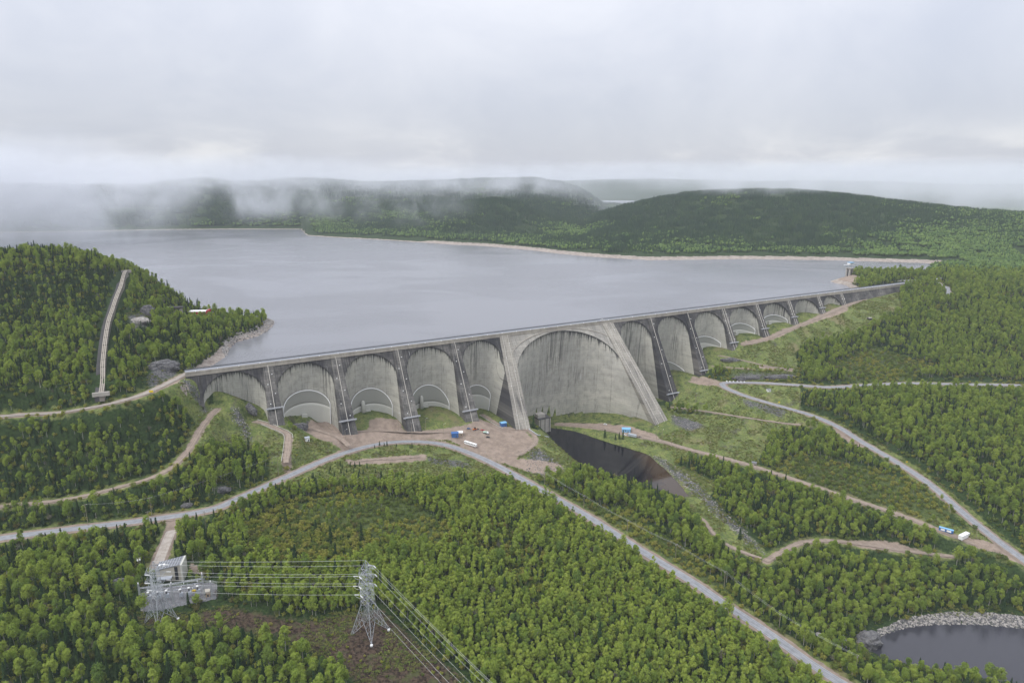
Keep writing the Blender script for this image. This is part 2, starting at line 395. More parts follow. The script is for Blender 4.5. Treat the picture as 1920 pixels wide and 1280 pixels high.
# open ground, drawn as outlines on the ground ----------------------------
AREAS = {
 'gravel': [
  [(548,792),(600,783),(640,800),(690,805),(690,785),(745,785),(760,806),(880,795),(905,783),(985,808),(1002,830),(968,862),(1045,868),(1060,880),(1030,890),(985,884),(940,868),(890,845),(840,822),(760,820),(660,845),(560,890),(538,892),(560,878),(640,838)],
  [(1036,793),(1130,793),(1232,814),(1236,826),(1180,816),(1110,804),(1050,800)],
  [(1390,640),(1440,630),(1470,612),(1500,612),(1540,588),(1590,575),(1590,582),(1500,616),(1450,640),(1395,652)],
  [(1300,705),(1350,712),(1352,728),(1320,722),(1290,716)],
  [(1560,720),(1612,716),(1618,728),(1570,726)],
  [(1568,806),(1600,822),(1640,848),(1600,838),(1565,815)],
  [(1596,1008),(1660,1010),(1720,1026),(1715,1040),(1640,1034),(1600,1024)],
  [(200,750),(280,735),(320,715),(345,702),(335,720),(300,742),(240,758)],
  [(690,858),(800,852),(800,866),(720,870),(650,868)],
  [(1590,516),(1560,524),(1556,530),(1600,532),(1640,524),(1610,518)],
  [(356,1056),(385,1064),(388,1078),(355,1072)],
 ],
 'pad': [[(260,1112),(300,1100),(392,1091),(408,1094),(406,1122),(330,1137),(266,1147)]],
 'beach': [[(1660,487),(1740,490),(1800,492),(1920,495),(2050,497),(2050,504),(1900,503),(1790,501),(1740,497)]],
 'grass': [
  [(380,760),(420,742),(480,772),(535,800),(545,830),(532,888),(505,900),(505,850),(450,838),(400,834),(372,858),(360,850)],
  [(290,745),(345,704),(402,746),(380,800),(352,806),(366,770)],
  [(545,815),(600,790),(700,780),(900,765),(1000,805),(1050,830),(1110,872),(1060,895),(985,902),(900,903),(780,900),(700,905),(600,912),(530,915),(540,895)],
  [(1036,800),(1150,810),(1240,824),(1310,850),(1245,880),(1200,850),(1100,825)],
  [(1230,770),(1420,785),(1505,797),(1440,822),(1420,868),(1300,842),(1240,822)],
  [(1290,706),(1360,712),(1500,720),(1500,775),(1560,810),(1500,800),(1260,765),(1262,735)],
  [(1375,655),(1440,628),(1500,605),(1600,558),(1685,536),(1690,585),(1610,625),(1520,640),(1490,660),(1500,700),(1400,690),(1340,690)],
  [(1210,855),(1290,880),(1345,905),(1325,945),(1400,1000),(1450,1042),(1430,1054),(1340,1012),(1290,950),(1270,900)],
  [(1740,960),(1830,1000),(1930,1050),(1960,1078),(1840,1025),(1760,990)],
  [(1880,1000),(1850,985),(1800,950),(1760,915),(1690,862),(1600,805),(1520,775),(1560,780),(1640,825),(1720,870),(1800,930)],
 ],
 'scrub': [
  [(560,945),(640,925),(760,935),(840,985),(830,1030),(740,1020),(650,985),(560,975)],
  [(1060,930),(1120,950),(1210,1000),(1300,1060),(1380,1110),(1360,1125),(1300,1085),(1200,1022),(1110,968),(1060,942)],
  [(1500,850),(1600,870),(1700,900),(1790,960),(1740,985),(1640,945),(1540,910),(1450,880)],
  [(1380,690),(1500,690),(1500,722),(1400,715),(1345,712)],
  [(1540,690),(1640,650),(1760,690),(1700,712),(1600,716)],
  [(1120,955),(1180,985),(1260,1035),(1330,1075),(1330,1060),(1250,1005),(1160,950)],
 ],
 'rock': [
  [(425,760),(455,760),(470,800),(480,830),(462,832),(440,800)],
  [(340,712),(400,742),(385,752),(335,735)],
  [(1370,700),(1490,702),(1490,712),(1380,710)],
  [(545,790),(580,780),(590,795),(560,805)],
  [(1215,850),(1250,862),(1300,895),(1350,950),(1420,1015),(1440,1040),(1400,1020),(1320,945),(1260,895)],
  [(1630,1208),(1645,1180),(1700,1156),(1780,1146),(1860,1148),(2000,1158),(2000,1186),(1850,1172),(1740,1172),(1665,1188),(1645,1210)],
  [(1570,1210),(1620,1190),(1640,1205),(1640,1225),(1600,1225)],
  [(280,690),(340,672),(335,700),(300,715),(270,725)],
  [(235,590),(280,585),(285,615),(245,620)],
  [(395,915),(425,905),(440,912),(415,925)],
  [(790,855),(860,860),(900,875),(870,880),(800,868)],
  [(990,835),(1030,850),(1060,880),(1020,895),(985,885)],
  [(1255,775),(1300,785),(1330,800),(1290,810),(1258,795)],
  [(1480,770),(1400,750),(1380,748),(1400,765),(1470,785)],
 ],
 'slash': [[(200,1120),(260,1152),(340,1150),(420,1135),(560,1162),(640,1150),(720,1140),(760,1180),(860,1260),(920,1330),(700,1330),(640,1250),(520,1196),(400,1176),(300,1180),(250,1165)]],
}
_pp = [p for v in AREAS.values() for poly in v for p in poly]
_W = at(_pp); _i = 0; AREAW = {}
for k_, v in AREAS.items():
    AREAW[k_] = []
    for poly in v:
        AREAW[k_].append([tuple(q[:2]) for q in _W[_i:_i + len(poly)]]); _i += len(poly)
def area_d(x, y, key):
    out = np.full(x.shape, -60.0)
    for poly in AREAW[key]: out = np.maximum(out, sdist(x, y, poly, 60))
    return out

# ground sheet: fine near the dam, coarser towards the horizon -------------------
NA, NR = 720, 640
AZ = np.linspace(-R(64), R(64), NA); LR = np.linspace(math.log(190.0), math.log(15500.0), NR)
ga, gl = np.meshgrid(AZ, LR, indexing='ij')
GX = np.exp(gl) * np.sin(ga); GY = np.exp(gl) * np.cos(ga)
GZ = base_z(GX, GY)
_x, _y, _z = GX.ravel(), GY.ravel(), GZ.ravel().copy()
road_near = np.full(_x.shape, 99.0)
for nm, wd, vg, mt, Q in reversed(ROADW):
    p = Q[:, :2]; m = (_x > p[:, 0].min() - 30) & (_x < p[:, 0].max() + 30) & (_y > p[:, 1].min() - 30) & (_y < p[:, 1].max() + 30)
    if not m.any(): continue
    ii = np.where(m)[0]; dd, idx = seg_dist(_x[ii], _y[ii], p[::3])
    zr = np.interp(idx * 3, np.arange(len(Q)), Q[:, 2])
    k = 1 - sstep(dd, wd / 2 + vg + 4, wd / 2 + vg + 15)
    _z[ii] = _z[ii] * (1 - k) + (zr - .35) * k
    road_near[ii] = np.minimum(road_near[ii], dd - wd / 2 - vg)
# the ground under the piers and vaults stays out of sight
_s, _d = dam_sd(_x, _y)
GZ = _z.reshape(GZ.shape)
def ground(x, y):
    x = np.asarray(x, float); y = np.asarray(y, float)
    a = (np.arctan2(x, y) - AZ[0]) / (AZ[1] - AZ[0]); b = (np.log(np.hypot(x, y)) - LR[0]) / (LR[1] - LR[0])
    a = np.clip(a, 0, NA - 1.001); b = np.clip(b, 0, NR - 1.001); i = a.astype(int); j = b.astype(int); fa = a - i; fb = b - j
    return (GZ[i, j] * (1 - fa) + GZ[i + 1, j] * fa) * (1 - fb) + (GZ[i, j + 1] * (1 - fa) + GZ[i + 1, j + 1] * fa) * fb
def gpt(px, py):
    q = at([(px, py)])[0]; return Vector((q[0], q[1], float(ground(q[0], q[1]))))

def mesh_np(name, verts, faces, mat=None, smooth=True):
    me = bpy.data.meshes.new(name)
    verts = np.asarray(verts, np.float32); faces = np.asarray(faces, np.int32)
    k = faces.shape[1]
    me.vertices.add(len(verts)); me.vertices.foreach_set('co', verts.ravel())
    me.loops.add(faces.size); me.loops.foreach_set('vertex_index', faces.ravel())
    me.polygons.add(len(faces)); me.polygons.foreach_set('loop_start', np.arange(0, faces.size, k, dtype=np.int32))
    me.polygons.foreach_set('use_smooth', np.full(len(faces), smooth))
    if mat is not None: me.materials.append(mat)
    me.update(calc_edges=True)
    return me
def grid_faces(n, m, flip=False):
    i, j = np.meshgrid(np.arange(n - 1), np.arange(m - 1), indexing='ij'); a = (i * m + j).ravel()
    f = np.stack([a, a + m, a + m + 1, a + 1], 1)
    return f[:, ::-1] if flip else f
def put(name, me, parent=None, **props):
    o = bpy.data.objects.new(name, me); col.objects.link(o)
    if parent is not None: o.parent = parent
    for k, v in props.items(): o[k] = v
    return o

# materials ------------------------------------------------------------------
MATS = {}
def mat(name):
    m = bpy.data.materials.new(name); m.use_nodes = True; t = NT(m.node_tree)
    b = t.n['Principled BSDF']; b.inputs['Roughness'].default_value = .85
    b.inputs['Specular IOR Level'].default_value = .25
    MATS[name] = m
    return m, t, b
def simple(name, c, rough=.7, metal=0.0, var=.12, scale=.8):
    m, t, b = mat(name)
    g = t.add('ShaderNodeNewGeometry'); nz = t.noise(g.outputs['Position'], scale, 3)
    lo = tuple(v * (1 - var) for v in c); hi = tuple(min(1, v * (1 + var)) for v in c)
    t.put(b.inputs['Base Color'], t.mix(nz, lo, hi)); b.inputs['Roughness'].default_value = rough; b.inputs['Metallic'].default_value = metal
    return m
def ground_material():
    m, t, b = mat('ground')
    pos = t.add('ShaderNodeNewGeometry').outputs['Position']
    A = t.add('ShaderNodeAttribute', attribute_name='mask_a'); B = t.add('ShaderNodeAttribute', attribute_name='mask_b')
    sa = t.add('ShaderNodeSeparateColor', inp={0: A.outputs['Color']}); sb = t.add('ShaderNodeSeparateColor', inp={0: B.outputs['Color']})
    nb = t.noise(pos, .12, 5, .65); ns = t.noise(pos, .45, 4, .65); nf = t.noise(pos, 1.6, 3, .6); nl = t.noise(pos, .02, 4, .6)
    wob = t.math('MULTIPLY', t.math('SUBTRACT', t.math('ADD', t.math('MULTIPLY', nb, .6), t.math('MULTIPLY', ns, .4)), .5), 1.5)
    def edge(v, sharp=.12):
        return t.step(t.math('ADD', v, wob), .5 - sharp, .5 + sharp)
    floor = t.mix(t.step(ns, .35, .65), (.016, .030, .010), (.040, .066, .020))
    floor = t.mix(t.step(nb, .55, .75), floor, (.055, .070, .026))
    g1 = t.mix(t.step(nb, .35, .65), (.092, .130, .036), (.180, .205, .060))
    g1 = t.mix(t.math('MULTIPLY', t.step(ns, .48, .62), .8), g1, (.050, .070, .024))
    g1 = t.mix(t.math('MULTIPLY', t.step(t.noise(pos, .9, 4, .7), .52, .62), .55), g1, (.16, .14, .085))
    g1 = t.mix(t.math('MULTIPLY', t.step(t.noise(pos, .05, 5, .7), .56, .66), .7), g1, (.075, .070, .050))
    g1 = t.mix(t.step(nl, .55, .68), g1, (.17, .155, .075))
    stones = t.step(nf, .70, .76)
    g1 = t.mix(t.math('MULTIPLY', stones, .8), g1, (.26, .25, .23))
    gr = t.mix(t.step(nb, .3, .7), (.21, .165, .130), (.31, .245, .195))
    gr = t.mix(t.math('MULTIPLY', t.step(ns, .55, .75), .6), gr, (.16, .125, .10))
    vor = t.add('ShaderNodeTexVoronoi', inp={'Vector': pos, 'Scale': .55})
    rk = t.mix(t.step(vor.outputs['Distance'], .25, .8), (.15, .145, .14), (.06, .06, .062))
    rk = t.mix(t.math('MULTIPLY', t.step(nb, .5, .65), .7), rk, (.06, .08, .028))
    rk = t.mix(t.math('MULTIPLY', stones, .5), rk, (.34, .32, .30))
    sl = t.mix(t.step(ns, .38, .62), (.022, .015, .011), (.085, .060, .042))
    sl = t.mix(t.math('MULTIPLY', t.step(nb, .50, .64), .75), sl, (.070, .080, .030))
    wood = t.noise(t.vscale(pos, (.5, 2.2, 1)), 1.1, 3, .6)
    sl = t.mix(t.math('MULTIPLY', t.step(wood, .62, .7), .6), sl, (.20, .165, .125))
    pad = t.mix(t.step(ns, .3, .7), (.13, .13, .135), (.20, .20, .205))
    be = t.mix(t.step(nb, .35, .65), (.24, .20, .17), (.38, .33, .28))
    be = t.mix(t.math('MULTIPLY', t.step(ns, .52, .65), .7), be, (.17, .15, .14))
    sc = t.mix(t.step(ns, .35, .65), (.040, .062, .020), (.095, .115, .035))
    c = floor
    c = t.mix(edge(sb.outputs[1], .2), c, sc)
    c = t.mix(edge(sa.outputs[1]), c, g1)
    c = t.mix(edge(sa.outputs[2]), c, rk)
    c = t.mix(edge(B.outputs['Alpha'], .15), c, sl)
    c = t.mix(edge(sa.outputs[0]), c, gr)
    c = t.mix(edge(A.outputs['Alpha'], .06), c, pad)
    c = t.mix(edge(sb.outputs[0], .1), c, be)
    t.put(b.inputs['Base Color'], c)
    bump = t.add('ShaderNodeBump', inp={'Height': t.math('ADD', nf, t.math('MULTIPLY', ns, 2.0)), 'Strength': .5, 'Distance': .8})
    t.put(b.inputs['Normal'], bump.outputs[0]); b.inputs['Roughness'].default_value = .95; b.inputs['Specular IOR Level'].default_value = .1
    return m

gm = mesh_np('ground', np.stack([GX.ravel(), GY.ravel(), GZ.ravel()], 1), grid_faces(NA, NR, True), ground_material())
def soft(d, wdt=5.0): return np.clip(.5 + d / (2 * wdt), 0, 1)
near = np.hypot(_x, _y) < 2000
lk = np.full(_x.shape, -250.0); lk = sdist(_x, _y, LAKE, 250)
MA = np.zeros((len(_x), 4), np.float32); MB = np.zeros((len(_x), 4), np.float32)
MA[:, 0] = np.maximum(soft(area_d(_x, _y, 'gravel')), soft(-road_near, 3.0)); MA[:, 1] = soft(area_d(_x, _y, 'grass')); MA[:, 2] = .74 * soft(area_d(_x, _y, 'rock'), 8); MA[:, 3] = soft(area_d(_x, _y, 'pad'), 3)
MA[:, 1] = np.maximum(MA[:, 1], .62 * soft(8 - road_near, 5))
_sd, _dd = dam_sd(_x, _y)
MA[:, 1] = np.maximum(MA[:, 1], (((_sd > -60) & (_sd < 1100) & (_dd > -30) & (_dd < 55)) | ((_sd > 380) & (_sd < 530) & (_dd > -30) & (_dd < 150))).astype(np.float32) * .62)
up_ = (_dd < -12) | (_sd > S1) | (_sd < S0)
MB[:, 0] = np.where(up_ & (np.hypot(_x, _y) < 3600), soft(np.where(np.hypot(_x, _y) > 2350, 1.5, 5.0) - _z, 2.0) * (_z > -3) * (lk > -45), 0)
MB[:, 0] = np.maximum(MB[:, 0], .75 * soft(area_d(_x, _y, 'beach'), 10)); MB[:, 1] = soft(area_d(_x, _y, 'scrub')); MB[:, 3] = .80 * soft(area_d(_x, _y, 'slash'), 8)
for nm, arr in (('mask_a', MA), ('mask_b', MB)):
    at_ = gm.attributes.new(nm, 'FLOAT_COLOR', 'POINT'); at_.data.foreach_set('color', arr.ravel())
put('ground', gm, kind='structure')

# water ---------------------------------------------------------------------
def water_material(name, base, rough, wave, strength, shallow=None):
    m, t, b = mat(name)
    pos = t.add('ShaderNodeNewGeometry').outputs['Position']
    n_ = t.noise(t.vscale(pos, (1, .7, 1)), wave, 4, .6); n2_ = t.noise(t.vscale(pos, (.6, 1, 1)), .005, 5, .6, .8)
    bump = t.add('ShaderNodeBump', inp={'Height': n_, 'Strength': t.math('MULTIPLY', strength, t.math('ADD', .25, t.math('MULTIPLY', t.step(n2_, .38, .66), 1.6))), 'Distance': 1.0})
    t.put(b.inputs['Normal'], bump.outputs[0]); b.inputs['IOR'].default_value = 1.333
    b.inputs['Specular IOR Level'].default_value = .5
    t.put(b.inputs['Roughness'], t.math('ADD', rough, t.math('MULTIPLY', t.step(n2_, .4, .65), .06)))
    if shallow is None: b.inputs['Base Color'].default_value = (*base, 1)
    else:
        sx = t.add('ShaderNodeSeparateXYZ', inp={0: pos}); nn = t.math('MULTIPLY', t.math('SUBTRACT', t.noise(pos, .08, 3), .5), 26.0)
        t.put(b.inputs['Base Color'], t.mix(t.step(t.math('ADD', sx.outputs[0], nn), shallow[0], shallow[1]), base, (.050, .033, .020)))
    return m
def flat_poly(name, poly, z, m):
    bm = bmesh.new(); vs_ = [bm.verts.new((x, y, z)) for x, y in poly]; f = bm.faces.new(vs_)
    bmesh.ops.triangulate(bm, faces=[f]); bm.normal_update()
    if sum(f.normal.z for f in bm.faces) < 0: bmesh.ops.reverse_faces(bm, faces=bm.faces[:])
    me = bpy.data.meshes.new(name); bm.to_mesh(me); bm.free(); me.materials.append(m)
    return put(name, me, kind='structure')
RES_M = water_material('reservoir_water', (.172, .174, .186), .18, .25, .5)
a0 = dam_xy(1180, -8); a1 = dam_xy(-75, -8)
flat_poly('reservoir_water', [tuple(a1)] + [(-480,760),(-700,1000),(-1500,1150),(-9000,1400),(-9000,9000),(9000,9000),(5000,2300),(1700,1560),(1150,1480)] + [tuple(a0)], 0.0, RES_M)
def grow(poly, d):
    c = np.mean(poly, 0); return [tuple(np.array(p) + (np.array(p) - c) / np.linalg.norm(np.array(p) - c) * d) for p in poly]
flat_poly('tailrace_pool_water', grow(POOL, 1.5), POOL_Z, water_material('dark_pool_water', (.004, .0045, .007), .02, .5, .04, (float(at_z(1195, 885, POOL_Z)[0]), float(at_z(1240, 885, POOL_Z)[0]))))
flat_poly('river_pond_water', grow(POND, 1.5), POND_Z, water_material('pond_water', (.040, .040, .048), .05, .6, .12))

# roads ------------------------------------------------------------------------
def road_material(name, c0, c1, edge=None, tracks=0.0):
    m, t, b = mat(name)
    uv = t.add('ShaderNodeUVMap').outputs[0]; pos = t.add('ShaderNodeNewGeometry').outputs['Position']
    sp_ = t.add('ShaderNodeSeparateXYZ', inp={0: uv})
    n_ = t.noise(pos, .25, 5, .65); nl_ = t.noise(t.vscale(uv, (3.0, .05, 1)), 1.0, 4, .6)
    c = t.mix(t.step(n_, .3, .7), c0, c1)
    c = t.mix(t.math('MULTIPLY', t.step(nl_, .45, .7), .35), c, tuple(v * .6 for v in c0))
    if tracks:
        u = t.math('ABSOLUTE', sp_.outputs[0]); tr = t.math('SUBTRACT', 1.0, t.step(t.math('ABSOLUTE', t.math('SUBTRACT', u, .42)), .05, .2))
        c = t.mix(t.math('MULTIPLY', tr, tracks), c, tuple(min(1, v * 1.35) for v in c1))
    if edge:
        u = t.math('ABSOLUTE', sp_.outputs[0]); e_ = t.math('MULTIPLY', t.step(u, .85, .87), t.math('SUBTRACT', 1.0, t.step(u, .91, .93)))
        c = t.mix(t.math('MULTIPLY', e_, .7), c, edge)
    t.put(b.inputs['Base Color'], c); b.inputs['Roughness'].default_value = .9
    return m
RM = {'asphalt': road_material('worn_asphalt', (.19, .195, .205), (.27, .275, .285), (.45, .45, .44), .25),
      'gravel': road_material('brown_gravel', (.20, .158, .125), (.30, .24, .19), None, .3),
      'gravel_grey': road_material('grey_gravel', (.24, .21, .18), (.34, .30, .26), None, .3),
      'old_concrete': road_material('patched_concrete', (.32, .28, .24), (.44, .39, .34)),
      'shoulder': road_material('road_shoulder', (.20, .155, .12), (.28, .22, .175))}
def ribbon(name, Q, w0, z_off, m, ragged=0.0, **props):
    T = np.gradient(Q[:, :2], axis=0); T /= np.linalg.norm(T, axis=1)[:, None] + 1e-9; N = np.stack([T[:, 1], -T[:, 0]], 1)
    us = np.array([-1, -.55, 0, .55, 1]); V = []; UV = []
    L = np.arange(len(Q)) * 3.0
    for j, u in enumerate(us):
        off = u * w0 / 2
        if ragged and abs(u) == 1: off = off + np.sign(u) * fbm(L + 100 * j, L * 0 + 31 * j, 9, 3) * ragged
        p = Q[:, :2] + N * (np.asarray(off).reshape(-1, 1) if np.ndim(off) else off)
        V.append(np.column_stack([p, Q[:, 2] + z_off - .06 * abs(u)])); UV.append(np.column_stack([np.full(len(Q), u), L]))
    V = np.stack(V, 1).reshape(-1, 3); UV = np.stack(UV, 1).reshape(-1, 2)
    f = grid_faces(len(Q), 5, True); me = mesh_np(name, V, f, m)
    uvl = me.uv_layers.new(name='UVMap'); uvl.data.foreach_set('uv', UV[f.ravel()].astype(np.float32).ravel())
    return put(name, me, **props)
for nm, wd, vg, mt, Q in ROADW:
    if mt == 'asphalt' or mt == 'old_concrete':
        ribbon(nm + '_shoulder', Q, wd + 2 * vg, .12, RM['shoulder'], 1.2, kind='structure')
        ribbon(nm, Q, wd, .30, RM[mt], 0, kind='structure')
    else:
        ribbon(nm, Q, wd, .22, RM[mt], .9, kind='structure')
# ------------------------------------------------------------------ builder for small things
class MB:
    def __init__(self): self.v = []; self.f = []
    def quadbox(self, c8):
        n = len(self.v); self.v += [tuple(map(float, p)) for p in c8]
        for a in ((0,3,2,1),(4,5,6,7),(0,1,5,4),(1,2,6,5),(2,3,7,6),(3,0,4,7)): self.f.append(tuple(n + i for i in a))
    def box(self, c, s, rz=0.0, taper=1.0, ry=0.0):
        cx, cy_, cz = c; hx, hy, hz = s[0] / 2, s[1] / 2, s[2] / 2; M = Matrix.Rotation(rz, 3, 'Z') @ Matrix.Rotation(ry, 3, 'Y')
        P = []
        for dz, k in ((-hz, 1.0), (hz, taper)):
            for dx, dy in ((-hx,-hy),(hx,-hy),(hx,hy),(-hx,hy)):
                q = M @ Vector((dx * k, dy * k, dz)); P.append((cx + q.x, cy_ + q.y, cz + q.z))
        self.quadbox(P); return self
    def bar(self, a, b, w, w2=None, n=4):
        a = Vector(a); b = Vector(b); d = (b - a)
        if d.length < 1e-6: return self
        d.normalize(); u = d.orthogonal().normalized(); v = d.cross(u); w2 = w if w2 is None else w2
        k = len(self.v)
        for p, r in ((a, w), (b, w2)):
            for i in range(n):
                t = 2 * math.pi * (i + .5) / n; q = p + (u * math.cos(t) + v * math.sin(t)) * r * .7071 * (1 if n == 4 else 1.414); self.v.append(tuple(q))
        for i in range(n): self.f.append((k + i, k + (i + 1) % n, k + n + (i + 1) % n, k + n + i))
        self.f.append(tuple(k + i for i in reversed(range(n)))); self.f.append(tuple(k + n + i for i in range(n)))
        return self
    def tube(self, pts, r, n=6):
        for a, b in zip(pts[:-1], pts[1:]): self.bar(a, b, r, n=n)
        return self
    def lathe(self, c, prof, n=12, axis='Z'):
        k = len(self.v); m = len(prof)
        for r, z in prof:
            for i in range(n):
                t = 2 * math.pi * i / n
                p = (r * math.cos(t), r * math.sin(t), z)
                if axis == 'X': p = (z, r * math.cos(t), r * math.sin(t))
                self.v.append((c[0] + p[0], c[1] + p[1], c[2] + p[2]))
        for j in range(m - 1):
            for i in range(n): self.f.append((k + j * n + i, k + j * n + (i + 1) % n, k + (j + 1) * n + (i + 1) % n, k + (j + 1) * n + i))
        self.f.append(tuple(k + i for i in reversed(range(n)))); self.f.append(tuple(k + (m - 1) * n + i for i in range(n)))
        return self
    def poly(self, pts, h):           # prism from an outline in x,z (list of (x,z)) extruded in y by h
        n = len(pts); k = len(self.v)
        for y in (-h / 2, h / 2):
            for x, z in pts: self.v.append((x, y, z))
        self.f.append(tuple(k + i for i in range(n))); self.f.append(tuple(k + n + i for i in reversed(range(n))))
        for i in range(n): self.f.append((k + i, k + n + i, k + n + (i + 1) % n, k + (i + 1) % n))
        return self
    def build(self, name, m, parent=None, bevel=0.0, smooth=False, **props):
        me = bpy.data.meshes.new(name); me.from_pydata(self.v, [], self.f)
        bm = bmesh.new(); bm.from_mesh(me); bmesh.ops.recalc_face_normals(bm, faces=bm.faces[:])
        if bevel: bmesh.ops.bevel(bm, geom=bm.edges[:], offset=bevel, segments=1, affect='EDGES')
        bm.to_mesh(me); bm.free()
        if smooth: me.polygons.foreach_set('use_smooth', [True] * len(me.polygons))
        me.materials.append(m)
        return put(name, me, parent, **props)
def empty(name, loc, rz=0.0, label=None, category=None, group=None):
    o = bpy.data.objects.new(name, None); col.objects.link(o); o.location = loc; o.rotation_euler = (0, 0, rz)
    o.empty_display_size = .5
    if label: o['label'] = label
    if category: o['category'] = category
    if group: o['group'] = group
    return o
def copy_tree(o, parent=None):
    c = o.copy(); col.objects.link(c); c.parent = parent
    for ch in list(o.children): copy_tree(ch, c)
    return c

# ------------------------------------------------------------------ the dam
def concrete(name, light, dark, stain, course=True, rim_shade_stain=0.0, crack=0.0, lift=2.4, smooth=.25):
    m, t, b = mat(name)
    uv = t.add('ShaderNodeUVMap').outputs[0]; sp_ = t.add('ShaderNodeSeparateXYZ', inp={0: uv})
    S_, H_ = sp_.outputs[0], sp_.outputs[1]
    broad = t.noise(t.vscale(uv, (.03, .02, 1)), 1.0, 4, .6)
    blot = t.noise(t.vscale(uv, (.16, .10, 1)), 1.0, 5, .65)
    streak = t.noise(t.vscale(uv, (.62, .018, 1)), 1.0, 4, .65)
    fine = t.noise(t.vscale(uv, (2.2, .10, 1)), 1.0, 3, .7)
    c = t.mix(t.step(broad, .35, .65), light, dark)
    c = t.mix(t.math('MULTIPLY', t.step(blot, .42, .68), .62), c, tuple(v * .72 for v in dark))
    c = t.mix(t.math('MULTIPLY', t.step(fine, .45, .75), .30), c, tuple(v * .60 for v in dark))
    # formwork lifts and panel joints
    fr = t.math('FRACT', t.math('DIVIDE', H_, lift)); row = t.math('FLOOR', t.math('DIVIDE', H_, lift))
    wn = t.add('ShaderNodeTexWhiteNoise'); wn.noise_dimensions = '2D'
    colm = t.math('FLOOR', t.math('DIVIDE', t.math('ADD', S_, t.math('MULTIPLY', row, 3.7)), 9.0))
    cx = t.add('ShaderNodeCombineXYZ', inp={0: row, 1: colm}); t.put(wn.inputs[0], cx.outputs[0])
    c = t.mix(t.math('MULTIPLY', wn.outputs[0], smooth), c, tuple(v * .72 for v in dark))
    if course:
        ln = t.step(fr, .90, .97)
        c = t.mix(t.math('MULTIPLY', ln, .5), c, tuple(v * .45 for v in dark))
        l6 = t.step(t.math('FRACT', t.math('DIVIDE', H_, lift * 3)), .95, .985); v6 = t.step(t.math('FRACT', t.math('DIVIDE', S_, 12.5)), .955, .985)
        c = t.mix(t.math('MULTIPLY', t.math('MAXIMUM', l6, v6), t.math('MULTIPLY', t.step(blot, .3, .6), .65)), c, tuple(v * .40 for v in dark))
    # dark weeping below joints, pale lime runs
    st = t.step(t.math('ADD', t.math('MULTIPLY', streak, .65), t.math('MULTIPLY', broad, .35)), .62 - .25 * stain, .72 - .18 * stain)
    c = t.mix(t.math('MULTIPLY', st, min(.9, .45 + .5 * stain)), c, (.028, .028, .032))
    lime = t.noise(t.vscale(uv, (.55, .03, 1)), 1.0, 2, .5)
    c = t.mix(t.math('MULTIPLY', t.step(lime, .70, .75), .55), c, (.62, .61, .58))
    if rim_shade_stain:  # dark rim band: shadow under the edge painted into the colour, plus stain streaks
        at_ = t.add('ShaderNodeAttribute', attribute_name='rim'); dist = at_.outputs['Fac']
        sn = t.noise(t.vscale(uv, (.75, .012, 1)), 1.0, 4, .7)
        ext = t.math('MULTIPLY', t.step(sn, .40, .72), rim_shade_stain)
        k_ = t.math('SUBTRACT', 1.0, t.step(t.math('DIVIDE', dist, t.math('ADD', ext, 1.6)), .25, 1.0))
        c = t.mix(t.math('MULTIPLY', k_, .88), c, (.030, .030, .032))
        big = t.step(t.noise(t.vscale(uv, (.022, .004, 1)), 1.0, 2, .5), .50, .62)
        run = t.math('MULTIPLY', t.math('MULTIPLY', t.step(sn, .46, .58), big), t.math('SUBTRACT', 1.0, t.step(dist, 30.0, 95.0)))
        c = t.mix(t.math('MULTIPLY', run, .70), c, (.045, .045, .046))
    t.put(b.inputs['Base Color'], c); b.inputs['Roughness'].default_value = .92; b.inputs['Specular IOR Level'].default_value = .15
    bp = t.add('ShaderNodeBump', inp={'Height': t.math('ADD', blot, t.math('MULTIPLY', fr, .4)), 'Strength': .35, 'Distance': .5})
    t.put(b.inputs['Normal'], bp.outputs[0])
    return m
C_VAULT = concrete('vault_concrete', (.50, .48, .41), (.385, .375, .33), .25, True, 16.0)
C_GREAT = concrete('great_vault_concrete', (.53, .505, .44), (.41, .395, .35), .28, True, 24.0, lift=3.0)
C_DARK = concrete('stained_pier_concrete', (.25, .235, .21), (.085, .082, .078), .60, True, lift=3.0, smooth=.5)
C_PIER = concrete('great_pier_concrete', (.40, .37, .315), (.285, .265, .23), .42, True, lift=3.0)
C_SPAN = concrete('spandrel_concrete', (.19, .178, .162), (.062, .06, .058), .70, True, lift=3.0, smooth=.6)
C_SPANL = concrete('pale_spandrel_concrete', (.42, .395, .34), (.29, .275, .245), .36, True, lift=3.0, smooth=.4)
C_BAND = concrete('crest_concrete', (.47, .425, .355), (.35, .315, .27), .22, False, smooth=.1)
M_THERM = simple('insulation_upper', (.30, .30, .265), .8, var=.05, scale=.05)
M_THERM2 = simple('insulation_panel', (.47, .465, .41), .75, var=.05, scale=.06)
M_WHITE = simple('white_paint', (.78, .78, .76), .6, var=.05)
M_STEEL = simple('galvanised_steel', (.42, .43, .45), .5, .4, .15, 2.0)
M_DARKST = simple('dark_steel', (.09, .095, .10), .6, .2)
M_DECK = simple('crest_deck', (.22, .23, .25), .9, var=.1, scale=.1)
M_PIPE = simple('pale_pipe', (.48, .45, .40), .6, var=.15, scale=.3)

